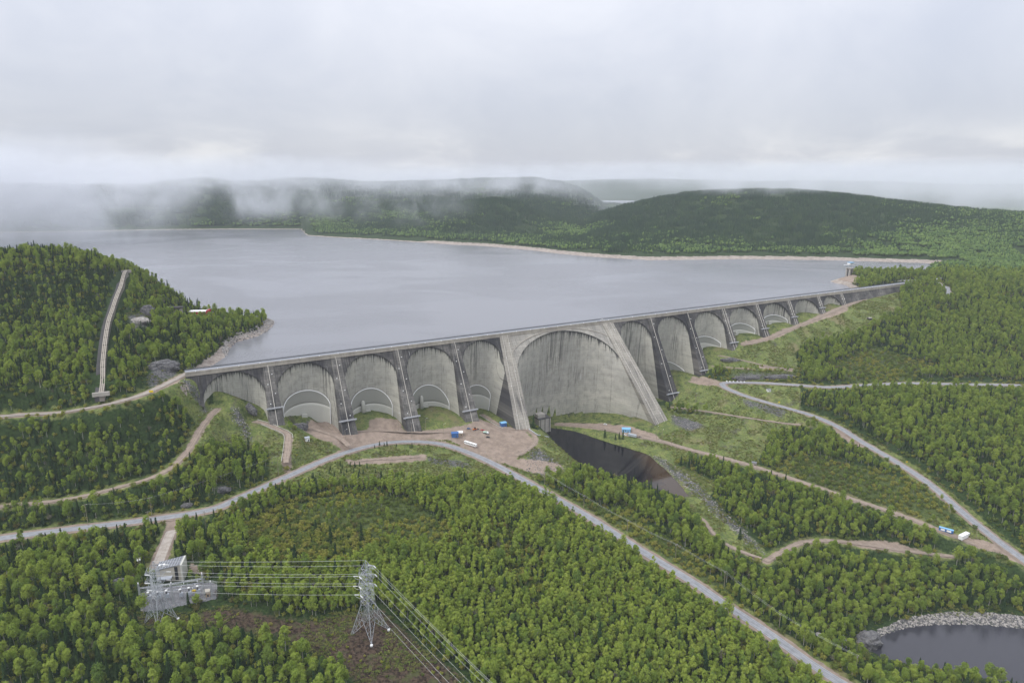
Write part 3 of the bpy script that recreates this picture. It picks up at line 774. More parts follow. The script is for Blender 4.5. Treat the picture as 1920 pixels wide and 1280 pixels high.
DAM = empty('dam', (*dam_xy(390, 30), -110), 0, 'long grey concrete multiple-arch dam with one giant central arch, holding back the lake', 'dam')
def D3(s, d, H):
    """dam frame to world, local to the dam's own empty"""
    s, d, H = np.broadcast_arrays(np.asarray(s, float), np.asarray(d, float), np.asarray(H, float))
    xy = DAM0 + s[..., None] * DE + d[..., None] * DN
    return np.concatenate([xy, (CREST - H)[..., None]], -1) - np.array(DAM.location)
def sheet(name, s, d, H, m, parent, back=None, rim=None, flip=False, **props):
    """closed slab: a grid of (s,d,H) in front and the same grid set back by 'back' metres"""
    n, k = s.shape; P = D3(s, d, H).reshape(-1, 3); f = grid_faces(n, k, flip)
    UV = np.stack([s, H], -1).reshape(-1, 2); rr = np.zeros(n * k) if rim is None else rim.ravel()
    if back is not None:
        Pb = D3(s, d - back, H).reshape(-1, 3); off = n * k
        fb = grid_faces(n, k, not flip) + off
        per = [i * k for i in range(n)] + [(n - 1) * k + j for j in range(1, k)] + [i * k + k - 1 for i in range(n - 2, -1, -1)] + [j for j in range(k - 2, 0, -1)]
        q = np.array([(per[i], per[(i + 1) % len(per)], per[(i + 1) % len(per)] + off, per[i] + off) for i in range(len(per))])
        if flip: q = q[:, ::-1]
        P = np.vstack([P, Pb]); f = np.vstack([f, fb, q[:, ::-1]]); UV = np.vstack([UV, UV]); rr = np.concatenate([rr, rr + 99])
    me = mesh_np(name, P, f, m, False)
    u = me.uv_layers.new(name='UVMap'); u.data.foreach_set('uv', UV[f.ravel()].astype(np.float32).ravel())
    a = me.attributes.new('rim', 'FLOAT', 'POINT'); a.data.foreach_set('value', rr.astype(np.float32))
    return put(name, me, parent, **props)

NB = len(BUT_S)
KF = [.55] * NB; KF[4] = .74; KF[5] = .90
QS = [0.0] * NB; QS[4] = -.150; QS[5] = .125            # the two great piers splay outwards
def halfw(i, H):
    return ((8.2 if i == 4 else 9.6) + .02 * H) if i in (4, 5) else (5.4 + .042 * H)
CEN = lambda i, H: BUT_S[i] + QS[i] * H if 0 <= i < NB else -77.0 + 0 * H
HT = 2.6
parts_b = []
for i in range(NB):
    great = i in (4, 5); Hs = 46 if great else 31
    Hb = TOE_H[i] + 22; H = np.linspace(HT - 1.0, Hb, max(8, int(Hb / 2.5)))
    hw = halfw(i, H); c = CEN(i, H); df = KF[i] * H + 1.3; kk = KF[i] + .1
    db = np.where(H < Hs, KF[i] * H - 2.5, kk * Hs - .1 * H - 4.0); db = np.minimum(db, df - 3)
    # ring of rows: left-back, left-front, right-front, right-back
    nx = 6 if great else 4
    ss = np.concatenate([[-1], np.linspace(-1, 1, nx), [1]]); rows_s = c[:, None] + hw[:, None] * ss[None]
    rows_d = np.column_stack([db] + [df] * nx + [db]); rows_H = np.repeat(H[:, None], nx + 2, 1)
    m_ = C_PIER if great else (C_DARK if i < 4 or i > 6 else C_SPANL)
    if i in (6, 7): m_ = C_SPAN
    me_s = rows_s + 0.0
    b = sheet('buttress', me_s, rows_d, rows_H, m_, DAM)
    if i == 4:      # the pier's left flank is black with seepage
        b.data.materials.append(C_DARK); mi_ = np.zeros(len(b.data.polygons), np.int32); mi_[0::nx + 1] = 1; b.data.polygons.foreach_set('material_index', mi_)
    if great: b['label'] = 'pale broad pier beside the giant arch'
    parts_b.append(b)
    # drain pipes down the face
    offs = (-.5, .45) if great else ((0.0,) if i < 8 else (-.35, .35))
    for o_ in offs:
        mb = MB(); Hp = np.linspace(HT - 2, TOE_H[i] + 6, 14)
        pts = [tuple(D3(CEN(i, h) + o_ * halfw(i, h), KF[i] * h + 1.9, h)) for h in Hp]
        mb.tube(pts, .40, 5); mb.build('drain_pipe', M_PIPE, b)
    if not great and i not in (12,):
        Hw = TOE_H[i] - 13; mb = MB(); h_ = halfw(i, Hw) + 2.0; dd = KF[i] * Hw
        p = [D3(BUT_S[i] + a * h_, dd + e, Hw + z_) for z_ in (0, -.7) for a, e in ((-1, 1.0), (1, 1.0), (1, 3.6), (-1, 3.6))]
        mb.quadbox(p)
        for a in np.linspace(-1, 1, 7): mb.bar(D3(BUT_S[i] + a * h_, dd + 3.5, Hw), D3(BUT_S[i] + a * h_, dd + 3.5, Hw - 2.0), .16)
        mb.bar(D3(BUT_S[i] - h_, dd + 3.5, Hw - 2), D3(BUT_S[i] + h_, dd + 3.5, Hw - 2), .18)
        for a in (-.8, .8): mb.bar(D3(BUT_S[i] + a * h_, dd + 3.2, Hw), D3(BUT_S[i] + a * h_, dd + 1.2, Hw + 4), .3)
        mb.build('inspection_walkway', M_STEEL, b)
    for q_, h in enumerate(np.linspace(HT + 8, max(TOE_H[i] - 18, HT + 9), 3 + int(TOE_H[i] / 30))):
        sg = -1 if q_ % 2 else 1
        mb = MB(); mb.box(D3(CEN(i, h) + sg * .5 * halfw(i, h), KF[i] * h + 1.8, h), (1.0, .8, .9), math.atan2(DE[1], DE[0])); mb.build('floodlight', M_WHITE, b)

NU = 41
us = np.sin(np.linspace(-1, 1, NU) * math.pi / 2)
us[0], us[-1] = -1, 1
def bay(i):            # arch between buttress i-1 and i (i = 0: the one against the left abutment)
    great = i == 5
    Hc = 3.5 if not great else 4.2; Hs = 31.0 if not great else 47.0
    jl, jr = i - 1, i
    kl, kr = (KF[jl] if jl >= 0 else .55), KF[jr]
    Hbot = max(TOE_H[jr], TOE_H[jl] if jl >= 0 else 25) + 14
    lw = lambda H: CEN(jl, H) + (halfw(jl, H) if jl >= 0 else 5.4 + .042 * H) - .4
    rw = lambda H: CEN(jr, H) - halfw(jr, H) + .4
    k = kl + (kr - kl) * (us + 1) / 2
    hr = Hc + (Hs - Hc) * (1 - np.sqrt(np.clip(1 - us ** 2, 0, 1)))
    # spandrel: from the crest band down to the rim
    nv = 9; v = np.linspace(0, 1, nv)
    H = HT - 1 + (hr[:, None] - HT + 1) * v[None]; s = lw(H) + (rw(H) - lw(H)) * (us[:, None] + 1) / 2; d = k[:, None] * H
    sp = sheet('spandrel', s, d, H, C_SPANL if i in (5,) else C_SPAN, DAM, back=3.2, flip=False)
    # vault
    nv = 30; v = np.linspace(0, 1, nv) ** 1.15
    H = hr[:, None] + (Hbot - hr[:, None]) * v[None]; s = lw(H) + (rw(H) - lw(H)) * (us[:, None] + 1) / 2
    m = .10; wu = np.sqrt(np.clip(1 - np.abs(us) ** np.where((us > 0) & (i == 4), 60, 5 if great else 8), 0, 1))[:, None]
    d = k[:, None] * H - (k[:, None] + m) * (H - hr[:, None]) * wu - np.where(wu > .3, 1.9, .2)
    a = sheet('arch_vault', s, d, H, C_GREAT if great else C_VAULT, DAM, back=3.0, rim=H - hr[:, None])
    if great: a['label'] = 'giant central arch of pale streaked concrete'
    a.data.polygons.foreach_set('use_smooth', [True] * len(a.data.polygons))
    return dict(wu=wu[:, 0], i=i, lw=lw, rw=rw, k=k, hr=hr, Hs=Hs, Hbot=Hbot, obj=a)
bays = [bay(i) for i in range(NB)]

def dint(B, u, H, m=.10):
    hr = np.interp(u, us, B['hr']); k = np.interp(u, us, B['k']); return k * H - (k + m) * (H - hr) * np.interp(u, us, B['wu']) - 1.65
def insulation(bi, Ha, Hw, Hb, um=.86, mast=True):
    B = bays[bi]; uu = np.sin(np.linspace(-1, 1, 31) * math.pi / 2) * um
    Hd = Ha + (Hw - Ha) * 1.25
    top = Ha + (Hd - Ha) * (1 - np.sqrt(np.clip(1 - (uu / um) ** 2 * .985, 0, 1)))
    S = lambda u, H: B['lw'](H) + (B['rw'](H) - B['lw'](H)) * (u + 1) / 2
    v = np.linspace(0, 1, 10)
    low = np.maximum(Hw + 1.5 * (uu / um) ** 2 * 4, top + .4)
    H = top[:, None] + (low - top)[:, None] * v[None]; U = np.repeat(uu[:, None], 10, 1)
    d = dint(B, U, H) + 1.6
    up_ = sheet('insulation_shell', S(U, H), d, H, M_THERM, B['obj'], back=.8)
    H2 = low[:, None] + (Hb - low)[:, None] * v[None]; d2 = dint(B, uu, low)[:, None] + 1.9 + 0 * H2
    lo_ = sheet('insulation_wall', S(U, H2), d2, H2, M_THERM2, B['obj'], back=.8)
    for o in (up_, lo_): o.data.polygons.foreach_set('use_smooth', [True] * len(o.data.polygons))
    mb = MB(); pts = [tuple(D3(S(u, h), dint(B, u, h) + 2.0, h)) for u, h in zip(uu, top)]
    mb.tube(pts, .55, 5)
    for q in (0, -1):
        h_ = np.linspace(top[q], Hb, 5); mb.tube([tuple(D3(S(uu[q], h), dint(B, uu[q], top[q]) + 2.2, h)) for h in h_], .5, 5)
    mb.build('insulation_edge', M_WHITE, B['obj'])
    hm = Hb - 15
    mb = MB(); um_ = -.05; p0 = D3(S(um_, hm), dint(B, um_, Hw) + 3.8, hm + 1.5)
    mb.box(p0, (6.5, 4, 7.5), math.atan2(DE[1], DE[0])); mb.build('entrance_box', M_THERM2, B['obj'])
    if mast:
        q = D3(S(-.25, hm), dint(B, -.25, Hw) + 5, hm + 4); mb = MB(); mb.lathe(q, [(2.4, -3), (2.4, 17), (1.6, 19), (.3, 19.8)], 14); mb.build('vent_stack', M_THERM2, B['obj'], smooth=True)
insulation(1, 38, 54, 84, mast=False); insulation(2, 47.5, 68, 92); insulation(3, 55, 78, 98); insulation(4, 66, 79, 110, mast=False)
insulation(8, 45, 56, 76, .9, mast=False); insulation(9, 31.5, 42, 62, .9, mast=False); insulation(10, 25, 34, 52, .9, mast=False)
insulation(7, 78, 90, 112, .9, mast=False)

# outer ring of the great arch, standing proud of the spandrel
mb = MB(); B = bays[5]
sm = (BUT_S[4] + BUT_S[5]) / 2; pts = []
for t in np.linspace(R(8), R(172), 40):
    h = 1.9 + 34 * (1 - math.sin(t)); s_ = sm - 90 * math.cos(t)
    if h < HT + .3: h = HT + .3
    kq = np.interp(s_, [BUT_S[4], BUT_S[5]], [KF[4], KF[5]]); pts.append(tuple(D3(s_, kq * h + .6, h)))
mb.tube(pts, .75, 4); mb.build('arch_ring', C_BAND, B['obj'])

# wing walls at both ends
def wing(sa, sb, Ha, Hb):
    s = np.linspace(sa, sb, 24)[:, None] + np.zeros((1, 8)); Hm = np.linspace(Ha, Hb, 24)[:, None]
    H = HT - 1 + (Hm - HT + 1) * np.linspace(0, 1, 8)[None]; sheet('wing_wall', s, .55 * H, H, C_DARK, DAM, back=4)
wing(S0, -70, 26, 34); wing(BUT_S[-1] + 4, S1, 26, 8)
# crest: band, deck, kerbs, railings
def longbox(name, d0, d1, z0, z1, m, step=20, parent=DAM):
    s = np.arange(S0, S1 + .1, (S1 - S0) / 66); n = len(s); P = []
    for d, z in ((d0, z0), (d1, z0), (d1, z1), (d0, z1)): P.append(D3(s, d, CREST - z))
    P = np.stack(P, 1).reshape(-1, 3); F = []; UVl = []
    for i in range(n - 1):
        for j in range(4): F.append((i * 4 + j, i * 4 + (j + 1) % 4, (i + 1) * 4 + (j + 1) % 4, (i + 1) * 4 + j))
    F = np.array(F); UV = np.stack([np.repeat(s, 4), CREST - np.tile([z0, z0, z1, z1], n)], 1)
    caps = np.array([[0, 3, 2, 1], [(n - 1) * 4 + q for q in (0, 1, 2, 3)]]); F = np.vstack([F, caps])
    me = mesh_np(name, P, F[:, ::-1], m, False); u = me.uv_layers.new(name='UVMap'); u.data.foreach_set('uv', UV[F[:, ::-1].ravel()].astype(np.float32).ravel())
    return put(name, me, parent)
TOPZ = 13.6
band = longbox('crest_wall', -9.6, 2.6, 9.3, TOPZ, C_BAND)
longbox('crest_road', -8.6, 1.4, TOPZ - .2, TOPZ + .06, M_DECK, parent=band)
longbox('parapet_kerb', 1.6, 2.9, TOPZ - .3, TOPZ + .55, C_BAND, parent=band)
longbox('parapet_kerb', -9.9, -8.8, TOPZ - .3, TOPZ + .75, M_DARKST, parent=band)
for d in (2.2, -9.3):
    mb = MB(); s = np.arange(S0 + 1, S1, 6.0)
    for a in s: mb.bar(D3(a, d, CREST - TOPZ - .5), D3(a, d, CREST - TOPZ - 1.75), .12)
    for hz in (1.15, 1.75): mb.bar(D3(S0 + 1, d, CREST - TOPZ - hz), D3(S1 - 1, d, CREST - TOPZ - hz), .14)
    mb.build('crest_railing', M_DARKST if d < 0 else M_STEEL, band)
for a in np.arange(S0 + 10, S1, 22.0):
    mb = MB(); mb.box(D3(a, 2.75, CREST - TOPZ - .9), (.9, .9, .7), math.atan2(DE[1], DE[0])); mb.build('crest_lamp', M_WHITE, band)
# ------------------------------------------------------------------ vegetation
def leaf_material(name, c0, c1, c2, trans=.42):
    m = bpy.data.materials.new(name); m.use_nodes = True; t = NT(m.node_tree); t.n.clear()
    out = t.add('ShaderNodeOutputMaterial'); oi = t.add('ShaderNodeObjectInfo'); g = t.add('ShaderNodeNewGeometry')
    c = t.mix(oi.outputs['Random'], c0, c1)
    r2 = t.math('FRACT', t.math('MULTIPLY', oi.outputs['Random'], 37.7))
    c = t.mix(t.step(r2, .72, 1.0), c, c2)
    isl = g.outputs['Random Per Island']
    c = t.mix(t.math('MULTIPLY', isl, .55), c, t.mix(1.0, c, (.45, .48, .42), 'MULTIPLY'))
    d = t.add('ShaderNodeBsdfDiffuse', inp={'Color': c}); tr = t.add('ShaderNodeBsdfTranslucent', inp={'Color': t.mix(1.0, c, (1.0, 1.05, .55), 'MULTIPLY')})
    mx = t.add('ShaderNodeMixShader', inp={0: trans, 1: d.outputs[0], 2: tr.outputs[0]})
    t.l.new(mx.outputs[0], out.inputs[0]); MATS[name] = m
    return m
L_BIRCH = leaf_material('birch_leaves', (.225, .310, .058), (.350, .420, .085), (.150, .225, .058))
L_ASPEN = leaf_material('aspen_leaves', (.260, .350, .060), (.390, .455, .092), (.170, .250, .060))
L_SHRUB = leaf_material('shrub_leaves', (.285, .310, .058), (.370, .345, .095), (.180, .235, .052))
L_SHRUBD = leaf_material('low_shrub_leaves', (.135, .190, .045), (.200, .250, .066), (.210, .190, .075))
L_SPRUCE = leaf_material('spruce_needles', (.030, .058, .026), (.045, .078, .032), (.055, .085, .030), .15)
L_DEAD = leaf_material('bare_twigs', (.13, .115, .10), (.17, .15, .13), (.15, .10, .07), .1)
M_BARK = simple('pale_bark', (.36, .34, .30), .9, var=.35, scale=1.5)
M_BARKD = simple('dark_bark', (.09, .075, .06), .9, var=.3, scale=1.5)

def cards(C, N, size, rs):
    """leaf clumps: one kinked quad per point C, facing N"""
    n = len(C); N = N / (np.linalg.norm(N, axis=1)[:, None] + 1e-9)
    a = rs.normal(size=(n, 3)); U = a - (a * N).sum(1)[:, None] * N; U /= np.linalg.norm(U, axis=1)[:, None] + 1e-9
    V = np.cross(N, U); sz = (size * rs.uniform(.6, 1.35, n))[:, None]; asp = rs.uniform(.6, 1.0, n)[:, None]
    p = np.stack([C - U * sz, C + V * sz * asp + N * sz * .18 * rs.normal(size=(n, 1)), C + U * sz, C - V * sz * asp - N * sz * .25], 1)
    return p.reshape(-1, 3)
def crown_mesh(name, h, r, base, nl, nc, size, seed, m, squash=1.0, top=1.0):
    rs = np.random.default_rng(seed); zc = (base + h) / 2; hz = (h - base) / 2
    # lobes spread through the crown
    d = rs.normal(size=(nl, 3)); d /= np.linalg.norm(d, axis=1)[:, None]; rad = rs.uniform(.35, .78, nl) ** .8
    L = d * rad[:, None]; L[:, 2] *= 1.0
    taper = 1 - .30 * np.clip(L[:, 2], 0, 1) * top
    LC = np.column_stack([L[:, 0] * r * taper, L[:, 1] * r * taper, zc + L[:, 2] * hz]); LR = rs.uniform(.30, .52, nl) * r
    k = rs.integers(0, nl, nc); q = rs.normal(size=(nc, 3)); q[:, 2] = q[:, 2] * .9 + .35; q /= np.linalg.norm(q, axis=1)[:, None]
    C = LC[k] + q * LR[k][:, None] * np.array([1, 1, 1.05 * squash]) * rs.uniform(.75, 1.08, (nc, 1))
    out = (C - np.array([0, 0, zc - hz * .3])) / np.array([r, r, hz])
    N = q * .8 + out * .5 + np.array([0, 0, .45]) + rs.normal(size=(nc, 3)) * .45
    P = cards(C, N, size, rs); f = np.arange(len(P)).reshape(-1, 4)
    return mesh_np(name, P, f, m, False)
def spruce_mesh(name, h, r, nc, size, seed, m):
    rs = np.random.default_rng(seed); z = rs.uniform(.06, 1, nc) ** 1.0; tier = np.round(z * 13) / 13 + rs.normal(size=nc) * .012
    z = np.clip(tier, .04, .995); rr = r * (1 - z) ** .85 * rs.uniform(.35, 1.05, nc) + .10; a = rs.uniform(0, 2 * math.pi, nc)
    C = np.column_stack([rr * np.cos(a), rr * np.sin(a), z * h - rr * .25]); N = np.column_stack([np.cos(a) * .75, np.sin(a) * .75, np.full(nc, .75)]) + rs.normal(size=(nc, 3)) * .3
    P = cards(C, N, size, rs); P = P.reshape(-1, 4, 3); P *= 1
    return mesh_np(name, P.reshape(-1, 3), np.arange(nc * 4).reshape(-1, 4), m, False)
def trunk_mesh(name, h, r0, seed, m, limbs=4, crown_r=3, n=6):
    rs = np.random.default_rng(seed); mb = MB(); p = Vector((0, 0, -.6)); pts = []
    for i in range(5):
        q = i / 4; pts.append(Vector((rs.normal() * .25 * q, rs.normal() * .25 * q, -.6 + (h * .86 + .6) * q)))
    for i in range(4): mb.bar(pts[i], pts[i + 1], r0 * (1 - i * .22), r0 * (1 - (i + 1) * .22), n)
    for j in range(limbs):
        q = rs.uniform(.35, .75); b = Vector((0, 0, h * q)); a = rs.uniform(0, 6.28); l = crown_r * rs.uniform(.5, .8)
        mb.bar(b, b + Vector((math.cos(a) * l, math.sin(a) * l, l * rs.uniform(.5, 1.1))), r0 * .4, r0 * .12, 4)
    me = bpy.data.meshes.new(name); me.from_pydata(mb.v, [], mb.f); me.materials.append(m)
    return me
KINDS = []    # (crown mesh, trunk mesh, height, radius, family)
def kind(fam, h, r, cm, tm): KINDS.append((cm, tm, h, r, fam))
for i in range(5):
    h = (17, 21, 19, 15.5, 20)[i]; r = (3.4, 4.1, 4.6, 3.8, 3.2)[i]
    kind('birch', h, r, crown_mesh('birch_crown', h, r, (4, 6, 5, 3, 4.5)[i], (20, 30, 26, 18, 24)[i], 900, .46, 100 + i, L_BIRCH, top=(1.5, 1.0, .6, 1.2, 1.9)[i]), trunk_mesh('birch_trunk', h, .26, 200 + i, M_BARK, 5, r))
for i in range(4):
    h = (13, 15, 16.5, 14)[i]; r = (2.5, 2.7, 2.3, 3.0)[i]
    kind('aspen', h, r, crown_mesh('aspen_crown', h, r, 3.2, 16, 520, .42, 300 + i, L_ASPEN, top=1.9), trunk_mesh('aspen_trunk', h, .17, 400 + i, M_BARK, 3, r))
for i in range(3):
    h = 4.2 + i * .5; r = 2.7
    kind('shrub', h, r, crown_mesh('shrub_crown', h, r, .3, 12, 260, .40, 500 + i, L_SHRUB if i < 2 else L_SHRUBD), trunk_mesh('shrub_stem', h, .10, 600 + i, M_BARKD, 3, r, 4))
for i in range(3):
    h = 16 + i * 1.5; r = 2.5
    kind('spruce', h, r, spruce_mesh('spruce_crown', h, r, 330, .62, 700 + i, L_SPRUCE), trunk_mesh('spruce_trunk', h, .22, 800 + i, M_BARKD, 0, r))
h = 12; kind('dead', h, 2.4, crown_mesh('bare_crown', h, 2.4, 3, 12, 150, .30, 900, L_DEAD), trunk_mesh('bare_trunk', h, .16, 901, M_BARKD, 6, 2.4))
FAM = {}
for i, k_ in enumerate(KINDS): FAM.setdefault(k_[4], []).append(i)

def veg_sources(items):
    c = bpy.data.collections.new('vegetation_sources')
    for i, (nm, meshes) in enumerate(items):
        vs_, fs_, mi = [], [], []; mats = []
        for me in meshes:
            o = len(vs_); vs_ += [tuple(v.co) for v in me.vertices]
            for p in me.polygons: fs_.append(tuple(o + v for v in p.vertices)); mi.append(len(mats))
            mats.append(me.materials[0])
        me = bpy.data.meshes.new(nm); me.from_pydata(vs_, [], fs_)
        for m_ in mats: me.materials.append(m_)
        me.polygons.foreach_set('material_index', mi)
        c.objects.link(bpy.data.objects.new('%02d_%s' % (i, nm), me))
    return c
def scatter_group(name, coll):
    ng = bpy.data.node_groups.new(name, 'GeometryNodeTree')
    ng.interface.new_socket('Geometry', in_out='INPUT', socket_type='NodeSocketGeometry'); ng.interface.new_socket('Geometry', in_out='OUTPUT', socket_type='NodeSocketGeometry')
    n = ng.nodes; gi = n.new('NodeGroupInput'); go = n.new('NodeGroupOutput'); ip = n.new('GeometryNodeInstanceOnPoints'); ci = n.new('GeometryNodeCollectionInfo')
    ci.inputs['Collection'].default_value = coll; ci.inputs['Separate Children'].default_value = True; ci.inputs['Reset Children'].default_value = True
    ip.inputs['Pick Instance'].default_value = True
    def attr(nm, typ):
        a = n.new('GeometryNodeInputNamedAttribute'); a.data_type = typ; a.inputs['Name'].default_value = nm; return a.outputs['Attribute']
    l = ng.links
    l.new(gi.outputs[0], ip.inputs['Points']); l.new(ci.outputs[0], ip.inputs['Instance']); l.new(attr('idx', 'INT'), ip.inputs['Instance Index'])
    l.new(attr('rot', 'FLOAT_VECTOR'), ip.inputs['Rotation']); l.new(attr('scl', 'FLOAT_VECTOR'), ip.inputs['Scale']); l.new(ip.outputs[0], go.inputs[0])
    return ng
def scatter(name, ng, P, idx, rot, scl, **props):
    me = bpy.data.meshes.new(name); n = len(P); me.vertices.add(n); me.vertices.foreach_set('co', np.asarray(P, np.float32).ravel())
    a = me.attributes.new('idx', 'INT', 'POINT'); a.data.foreach_set('value', np.asarray(idx, np.int32))
    rv = np.zeros((n, 3), np.float32); rv[:, 2] = rot; a = me.attributes.new('rot', 'FLOAT_VECTOR', 'POINT'); a.data.foreach_set('vector', rv.ravel())
    a = me.attributes.new('scl', 'FLOAT_VECTOR', 'POINT'); a.data.foreach_set('vector', np.asarray(scl, np.float32).ravel())
    o = put(name, me, None, **props); md = o.modifiers.new('scatter', 'NODES'); md.node_group = ng
    return o

ROAD_PAD = {'main_road': 5, 'hairpin_road': 11, 'valley_track': 4, 'river_track': 4, 'forest_track': 4, 'abutment_road': 5, 'substation_driveway': 4}
SOUTH = {'main_road': 11, 'hairpin_road': 16, 'valley_track': 16, 'river_track': 15, 'forest_track': 9, 'abutment_road': 9, 'village_road': 8}
def free_of(x, y, z, pad_area=1.5, pad_road=2.5, keys=('gravel', 'grass', 'rock', 'slash', 'pad', 'scrub', 'beach')):
    ok = np.ones(x.shape, bool)
    for k_ in keys: ok &= area_d(x, y, k_) < -pad_area + fbm(x, y, 12, 2) * 3
    rr = np.hypot(x, y)
    for nm, wd, vg, mt, Q in ROADW:
        p = Q[:, :2]; m = (x > p[:, 0].min() - 40) & (x < p[:, 0].max() + 40) & (y > p[:, 1].min() - 40) & (y < p[:, 1].max() + 40)
        if m.any():
            # trees stand well back from the road, on the south side too
            t = np.ones(x.shape, bool); q_ = ROAD_PAD.get(nm, pad_road) if pad_road > 2 else pad_road
            tm = np.ones(m.sum(), bool); wob = fbm(x[m], y[m], 22, 2) * 2.5
            for k_ in (0.0, 1.0):
                b_ = SOUTH.get(nm, 4.0) * k_ if pad_road > 2 else 0
                dd, _ = seg_dist(x[m] * (1 + b_ / rr[m]), y[m] * (1 + b_ / rr[m]), p[::4]); tm &= dd > wd / 2 + vg + q_ * (1 if k_ == 0 else .4) + wob
            t[m] = tm; ok &= t
    s, d = dam_sd(x, y); prof = np.interp(s, _ks, _kz); dt = np.maximum(.55 * (CREST - prof), 0) + 9
    ok &= ~((s > S0 - 6) & (s < S1 + 4) & (d > -16) & (d < np.where(s > 1010, 12, dt)))
    ok &= ~((s > 400) & (s < 520) & (d > -16) & (d < 140))
    ok &= sdist(x, y, LAKE, 60) < -4
    ok &= (sdist(x, y, POOL, 60) < -5) & (sdist(x, y, POND, 60) < -7)
    ok &= ~((z < 4.5) & ((d < -16)))
    return ok
def cells(x0, x1, y0, y1, st, seed):
    rs = np.random.default_rng(seed); xs = np.arange(x0, x1, st); ys = np.arange(y0, y1, st * .87)
    X, Y = np.meshgrid(xs, ys); X = X + (np.arange(len(ys)) % 2)[:, None] * st / 2; X = X + rs.uniform(-.42, .42, X.shape) * st; Y = Y + rs.uniform(-.42, .42, X.shape) * st
    x, y = X.ravel(), Y.ravel(); m = (np.abs(x) < y * .86 + 40) & (np.hypot(x, y) > 300) & (np.hypot(x, y) < 1850)
    return x[m], y[m]
KEEP_OUT = []          # (x, y, radius) of built things that need room
CENTRE = [tuple(q[:2]) for q in at([(430,985),(560,925),(700,900),(940,905),(1010,935),(1110,985),(1300,1105),(1440,1200),(1600,1310),(1500,1390),(900,1390),(760,1240),(720,1135),(560,1150),(430,1110)])]
YELLOW = [tuple(q[:2]) for q in at([(455,985),(540,940),(640,918),(720,925),(790,965),(740,1030),(640,1065),(540,1060),(470,1030)])]
SLIDE_PX = [(236,515),(225,545),(212,580),(203,610),(197,640),(193,680),(190,715),(188,748)]
SLIDE = resample(at(SLIDE_PX), 4.0)
veg = []
def grow_trees():
    rs = np.random.default_rng(21)
    out = []
    def finish(x, y, st, fam_fn, sc):
        z = ground(x, y); ok = free_of(x, y, z)
        dd, _ = seg_dist(x, y, SLIDE[:, :2]); ok &= dd > 9.5
        for kx, ky, kr in KEEP_OUT: ok &= np.hypot(x - kx, y - ky) > kr
        x, y, z = x[ok], y[ok], z[ok]
        f = fam_fn(x, y, z); s = sc(x, y) * rs.uniform(.66, 1.25, len(x))
        for i in range(len(x)):
            fam = f[i]; out.append((x[i], y[i], z[i], FAM[fam][rs.integers(len(FAM[fam]))], s[i] * (rs.uniform(.8, 1.15) if fam != 'spruce' else rs.uniform(.6, 1.1)), fam))
    # young dense stand in the middle
    x, y = cells(-420, 500, 300, 760, 4.5, 31); m = pip(x, y, CENTRE)
    nz = lambda x, y: fbm(x, y, 70, 3)
    def f1(x, y, z):
        a = nz(x, y); u = rs.random(len(x))
        u = np.where(pip(x, y, YELLOW) & (u > .3), .5, u); a = np.where(pip(x, y, YELLOW), .6, a)
        return np.where(u < .025, 'spruce', np.where((a > .28) & (u < .75), 'shrub', np.where(u > .985, 'dead', np.where(u < .10, 'birch', 'aspen'))))
    finish(x[m], y[m], 5.3, f1, lambda x, y: np.full(len(x), .90))
    x, y = cells(-1350, 1500, 260, 1800, 5.9, 32); m = ~pip(x, y, CENTRE)
    def f2(x, y, z):
        a = nz(x, y); u = rs.random(len(x)); left = x < -150; hill = (z > 70)
        sp = np.where(hill, .45, np.where(left, .26 + .16 * ((x < -260) & (z > 12)), .11)) + .3 * (a < -.25)
        return np.where(u < sp, 'spruce', np.where(u > .975, 'dead', np.where((a > .62) & (u < .8), 'shrub', np.where(u < sp + .14, 'aspen', 'birch'))))
    finish(x[m], y[m], 7.4, f2, lambda x, y: .78 + .14 * fbm(x, y, 120, 2))
    # the near bank of the pond is low growth only
    P = np.array([(o[0], o[1], o[2] + KINDS[o[3]][2] * o[4]) for o in out]); q = to_px(P); b = to_px(np.array([o[:3] for o in out]))
    view = [(1615,1222),(1640,1190),(1700,1160),(1800,1152),(1990,1160),(1990,1232),(1850,1230),(1740,1228),(1660,1226)]
    low = pip(q[:, 0], q[:, 1], view) & (b[:, 1] > 1215)
    # and so are the banks of the pool, the dry river bed and the cleared patch beside the river track
    for view in ([(1030,800),(1150,830),(1215,850),(1300,885),(1345,905),(1330,950),(1420,1012),(1448,1040),(1420,1045),(1330,985),(1285,930),(1215,893),(1150,878),(1090,862),(1050,840)], [(1590,1008),(1660,1008),(1725,1026),(1715,1038),(1640,1032),(1590,1022)]):
        low |= pip(q[:, 0], q[:, 1], view) & (b[:, 1] - q[:, 1] < 80) & (b[:, 0] > 1000)
    return [o for o, l in zip(out, low) if not l]
